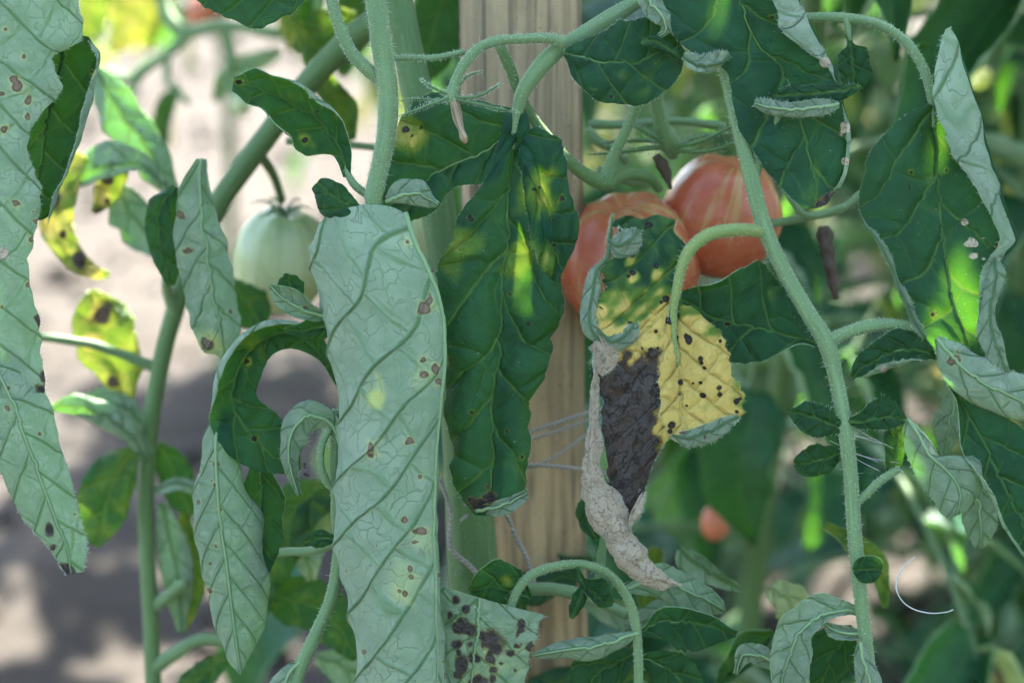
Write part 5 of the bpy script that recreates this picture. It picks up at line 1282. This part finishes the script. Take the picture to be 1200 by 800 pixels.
def compound(parent, p0, az, length, rng, elev=.5, yellow=0., size=1., vis=None, stuff=None):
    """one tomato leaf: an arching stalk with leaflets in pairs"""
    h = Vector((math.cos(az), math.sin(az), 0)); P = []
    M = 12
    for i in range(M):
        t = i / (M - 1)
        P.append(p0 + h * (length * t) + Vector((0, 0, length * (elev * t - 1.15 * elev * t * t - .25 * t ** 3))))
    if stuff is None:
        tube_w("leaf_stalk", np.array([tuple(p) for p in P]), np.linspace(.0028, .0009, M), MAT_STEM, parent, 6, 0., 0)
    spots = [(.4, 1), (.42, -1), (.6, 1), (.63, -1), (.8, 1), (.82, -1), (1., 0), (.5, 1), (.72, -1)]
    for t, sd_ in spots:
        i = min(M - 2, int(t * (M - 1))); p = P[i].lerp(P[i + 1], t * (M - 1) - i); tg = (P[i + 1] - P[i]).normalized()
        side = tg.cross(Vector((0, 0, 1))).normalized()
        d = tg * (1. if sd_ == 0 else .55) + side * sd_ * .9 + Vector((0, 0, -rng.uniform(.1, 1.0)))
        n = Vector((rng.uniform(-.35, .35), rng.uniform(-.35, .35), 1)) + d * .1
        k = rng.choice((0, 1, 2, 3, 4, 6)) if rng.random() > yellow else rng.choice((5, 7))
        s = size * rng.uniform(.55, 1.1) * (1.15 if sd_ == 0 else 1)
        if t in (.5, .72): s *= .45
        R = frame_from(d, n)
        if blocks(k, R, p, s): continue
        if stuff is not None:
            stuff.append((k, R, p, s)); continue
        o = bpy.data.objects.new("leaf", GEN_ME[k]); COL.objects.link(o); o.parent = parent
        o.location = p - wloc(parent); o.rotation_euler = R.to_euler(); o.scale = (s, s, s); WL[o.name] = p

def px_of(p):
    """where a world point falls, in picture units"""
    v = p - Vector((0, 0, CAM_Z)); dep = v.y * cR - v.z * sR; upv = v.y * sR + v.z * cR
    return 600 + v.x / dep * D0 / S, 400 - upv / dep * D0 / S, dep

def merged(name, parent, items):
    o0 = wloc(parent); lf = Leaf(1)
    for k, R, p, s in items:
        g = GLO[k]; Rm = np.array(R) * s; off = lf.n
        for V in g.V: lf.V.append(V @ Rm.T + np.array(p))
        lf.F += [F + off for F in g.F]; lf.M += g.M; lf.uv += g.uv; lf.uv2 += g.uv2; lf.uv3 += g.uv3; lf.dis += g.dis; lf.n += g.n
    o = obj(name, lf.mesh(name, o0), [FAR_TOP, FAR_UND], parent, o0); o["kind"] = "stuff"
    return o

def back_plant(x, y, h, label, seed, nleaf=14, zlo=.12, yellow=.15, L=(.18, .30), fruit=0, size=1., lean=(0, 0), group=None):
    rng = random.Random(seed)
    t = thing("tomato_plant", (x, y, 0), label, "tomato plant", group)
    P = [(x + lean[0] * (k / 20) + .012 * math.sin(k * .5 + seed), y + lean[1] * (k / 20) + .012 * math.cos(k * .6 + seed), -.03 + (h + .03) * k / 20) for k in range(21)]
    tube_w("stem", np.array(P), np.linspace(.0075, .003, 21), MAT_STEM_D, t, 10, .05, seed)
    hidden = []
    for i in range(nleaf):
        f = (i + rng.random()) / nleaf; z = zlo + (h - zlo) * f ** 1.35
        q = Vector(P[min(20, max(0, int((z + .03) / (h + .03) * 20)))])
        az = i * 2.4 + rng.uniform(-.5, .5); l = rng.uniform(*L) * (1 - .35 * f)
        c = q + Vector((math.cos(az), math.sin(az), 0)) * l * .6
        px, py, dep = px_of(c)
        seen = -250 < px < 1450 and -260 < py < 1000
        compound(t, q, az, l, rng, rng.uniform(.3, .8), yellow, size, stuff=None if seen else hidden)
    if x > -.05 and y > .9:                      # extra crown leaves, added out of view to shade the background
        for i in range(64):
            z = rng.uniform(.66 if y < 1.6 else .55, h); q = Vector((x + rng.uniform(-.05, .05), y + rng.uniform(-.05, .05), z))
            if px_of(q)[1] > -420: continue
            compound(t, q, rng.uniform(0, 6.28), rng.uniform(.16, .28), rng, rng.uniform(.3, .7), yellow, size, stuff=hidden)
    if hidden: merged("unseen_foliage", t, hidden)
    for k in range(fruit):
        z = rng.uniform(.25, .6); a = rng.uniform(0, 6.28)
    return t
for x, y, h, lab, sd_, nl, zl, ye in [
    (.13, .98, 1.30, "leafy tomato plant standing close behind the ripe fruit", 701, 40, .08, .08),
    (.27, 1.10, 1.35, "dark bushy tomato plant at the right behind the folded leaf", 702, 44, .06, .06),
    (.17, 1.42, 1.45, "tomato plant farther back between two bushier plants", 703, 42, .05, .12),
    (.44, 1.40, 1.40, "tomato plant in deep shade beyond the right stalk", 704, 42, .05, .08),
    (.06, 1.85, 1.40, "tomato plant in the row behind the wooden stake", 705, 34, .08, .15),
    (.36, 1.85, 1.45, "shaded tomato plant at the far end of the row", 706, 40, .05, .12),
    (.22, 2.35, 1.5, "distant tomato plant with sunlit upper leaves", 707, 40, .05, .15),
    (.62, 1.95, 1.45, "tomato plant at the far right of the row", 708, 38, .05, .12),
    (.52, 2.5, 1.5, "tall tomato plant beyond the far end of the row", 710, 38, .05, .15),
    (.0, 2.75, 1.45, "tomato plant far behind the wooden stake that shades the sand", 711, 34, .20, .2),
    (.90, 2.7, 1.5, "tomato plant deep in the next row of the garden", 713, 34, .05, .15),
    (.30, 3.1, 1.5, "tomato plant in the middle of the next row", 714, 36, .05, .15),
    (.72, 3.5, 1.5, "farthest tomato plant of the next row", 715, 34, .05, .15),
    (-.13, 2.55, 1.5, "tall tomato plant bare at the foot beside the sandy path", 716, 26, .62, .2)]:
    back_plant(x, y, h, lab, sd_, nl, zl, ye, size=1.2)
def row(spots, seed, label):  # foliage added out of view to block sky light and ground bounce
    rng = random.Random(seed); items = []
    for x, y in spots:
        for i in range(62):
            z = .08 + 1.45 * (i + rng.random()) / 62
            compound(None, Vector((x + rng.uniform(-.05, .05), y + rng.uniform(-.05, .05), z)), i * 2.4, rng.uniform(.18, .30), rng, rng.uniform(.3, .8), .1, 1.3, stuff=items)
    c = Vector((spots[0][0], spots[0][1], 0)); t = bpy.data.objects.new("tmp", None); WL[t.name] = c
    o = merged("shade_row", t, items); o.parent = None; o.location = c; bpy.data.objects.remove(t)
    tag(o, label, "shading foliage", kind="stuff")
row([(-.9, -.85), (-.45, -.85), (0., -.85), (.45, -.85), (.9, -.85)], 731, "unseen leafy row added behind the camera to block low light")
row([(.72, .75), (.80, 1.15), (.95, 1.6), (1.15, 2.1), (1.2, .4), (1.2, 1.0)], 732, "unseen leafy row added at the right to block side light")
PE = back_plant(-.33, 2.25, 1.2, "sunlit yellowing tomato plant across the sandy path with a red fruit", 709, 14, .42, .55, lean=(.02, 0))

# pale stalks and a red fruit at the top left
for k, pts in enumerate([
    [(186, -40, -1500, 9), (190, 5, -1500, 9), (205, 30, -1500, 10), (222, 38, -1500, 10), (262, 30, -1500, 9), (330, 40, -1500, 9)],
    [(220, 38, -1500, 9), (200, 60, -1500, 8), (172, 78, -1500, 8), (150, 92, -1500, 7), (120, 80, -1500, 6)],
    [(172, 80, -1500, 6), (158, 100, -1500, 5), (156, 130, -1500, 4)],
    [(196, 70, -1500, 5), (196, 95, -1500, 5), (212, 112, -1500, 5), (222, 122, -1500, 4)],
    [(262, 32, -1500, 6), (272, 60, -1500, 5), (266, 90, -1500, 5), (280, 110, -1500, 5)]]):
    tube("leaf_stalk", pts, MAT_RIB_U, PE, n=10, seed=720 + k)
for k, (r, face, yl) in enumerate([
    ([(150, -60, -1500, 6, 6), (158, -20, -1500, 26, 24), (150, 25, -1500, 28, 26), (135, 62, -1500, 5, 5)], 'top', .7),
    ([(120, -50, -1550, 6, 6), (112, -10, -1550, 22, 24), (104, 30, -1550, 18, 20), (100, 60, -1550, 4, 4)], 'top', .45),
    ([(200, -40, -1600, 6, 6), (178, -8, -1600, 20, 22), (172, 30, -1600, 18, 18), (178, 58, -1600, 4, 4)], 'top', .6),
    ([(400, -60, -1300, 6, 6), (362, -20, -1300, 26, 24), (345, 22, -1300, 24, 24), (342, 60, -1300, 4, 4)], 'top', .5),
    ([(330, 60, -1500, 4, 4), (300, 72, -1500, 14, 14), (268, 92, -1500, 14, 14), (250, 118, -1500, 3, 3)], 'under', .2),
    ([(210, 100, -1500, 4, 4), (196, 122, -1500, 12, 12), (190, 148, -1500, 12, 12), (196, 172, -1500, 3, 3)], 'top', .3),
    ([(430, -40, -900, 6, 6), (420, 0, -900, 26, 24), (408, 45, -900, 28, 26), (402, 90, -900, 5, 5)], 'top', .25)]):
    leaf(PE, [dict(rib=r, face=face, period=44, slope=1.1, base=(0, yl, 0, 0), teeth=.08)], seed=740 + k, res=4., ribs=False)
rs2 = random.Random(15)
for k in range(20):                              # tangle of leaves low behind the stake and the right stalk
    x, y, z = rs2.uniform(590, 980), rs2.uniform(610, 800), rs2.uniform(-520, -170)
    if z > -330 and x < 710: z -= 170
    a = rs2.uniform(0, 6.28); L = rs2.uniform(70, 130); w = rs2.uniform(16, 28); c1_, c2_ = rs2.uniform(-90, 120), rs2.uniform(-90, 120)
    dx, dy = math.cos(a) * L, abs(math.sin(a)) * L * .9; bd = rs2.uniform(-30, 30)
    st = [(x + dx * t + bd * math.sin(3.14 * t), y + dy * t + rs2.uniform(-4, 4), z - 20 * t, max(3, w * math.sin(3.1 * min(1, .1 + t * .9)) ** .8), max(3, w * math.sin(3.1 * min(1, .1 + t * .9)) ** .8), rs2.uniform(-20, 20), c1_, c2_) for t in (0, .25, .5, .75, 1)]
    leaf(PA, [dict(rib=st, face='top' if rs2.random() < .7 else 'under', period=40, slope=1.1, teeth=.08, base=(0, rs2.choice((0, 0, .15, .4)), 0, 0))], seed=760 + k, res=3.2, ribs=False)
tomato(PE, 242, 14, -1900, 24, 22, MAT_RED, 9, (0, 0), 5, None, 0)
tomato(PE, 282, 122, -1500, 13, 15, MAT_GREEN, 10, (0, 0), 5, None, 0)

# ------------------------------------------------------------------ the plant's own upper leaves, above the picture, which shade it
def upper_leaves():
    rng = random.Random(77); items = []
    for _ in range(3000):
        x, y, z = rng.uniform(-160, 1350), rng.uniform(-120, 900), rng.uniform(-420, 60)
        p = W1(x, y, z) + sun_dir * rng.uniform(.16, .62)
        d = Vector((rng.uniform(-1, 1), rng.uniform(-1, 1), rng.uniform(-1.0, .1))); n = Vector((rng.uniform(-.5, .5), rng.uniform(-.5, .5), 1))
        R = frame_from(d, n); s = rng.uniform(.6, 1.15); k = rng.choice((0, 1, 3, 4, 6, 2))
        Vw = np.concatenate(GEN[k].V[:1]) @ (np.array(R) * s).T + np.array(p)
        cs = Vw[::7] - np.array([0, 0, CAM_Z]); dep = cs[:, 1] * cR - cs[:, 2] * sR; upv = cs[:, 1] * sR + cs[:, 2] * cR
        if (400 - upv / dep * D0 / S).max() > -25: continue
        ok = not blocks(k, R, p, s)
        if ok: items.append((k, R, p, s))
        if len(items) >= 620: break
    merged("unseen_foliage", PA, items)
upper_leaves()
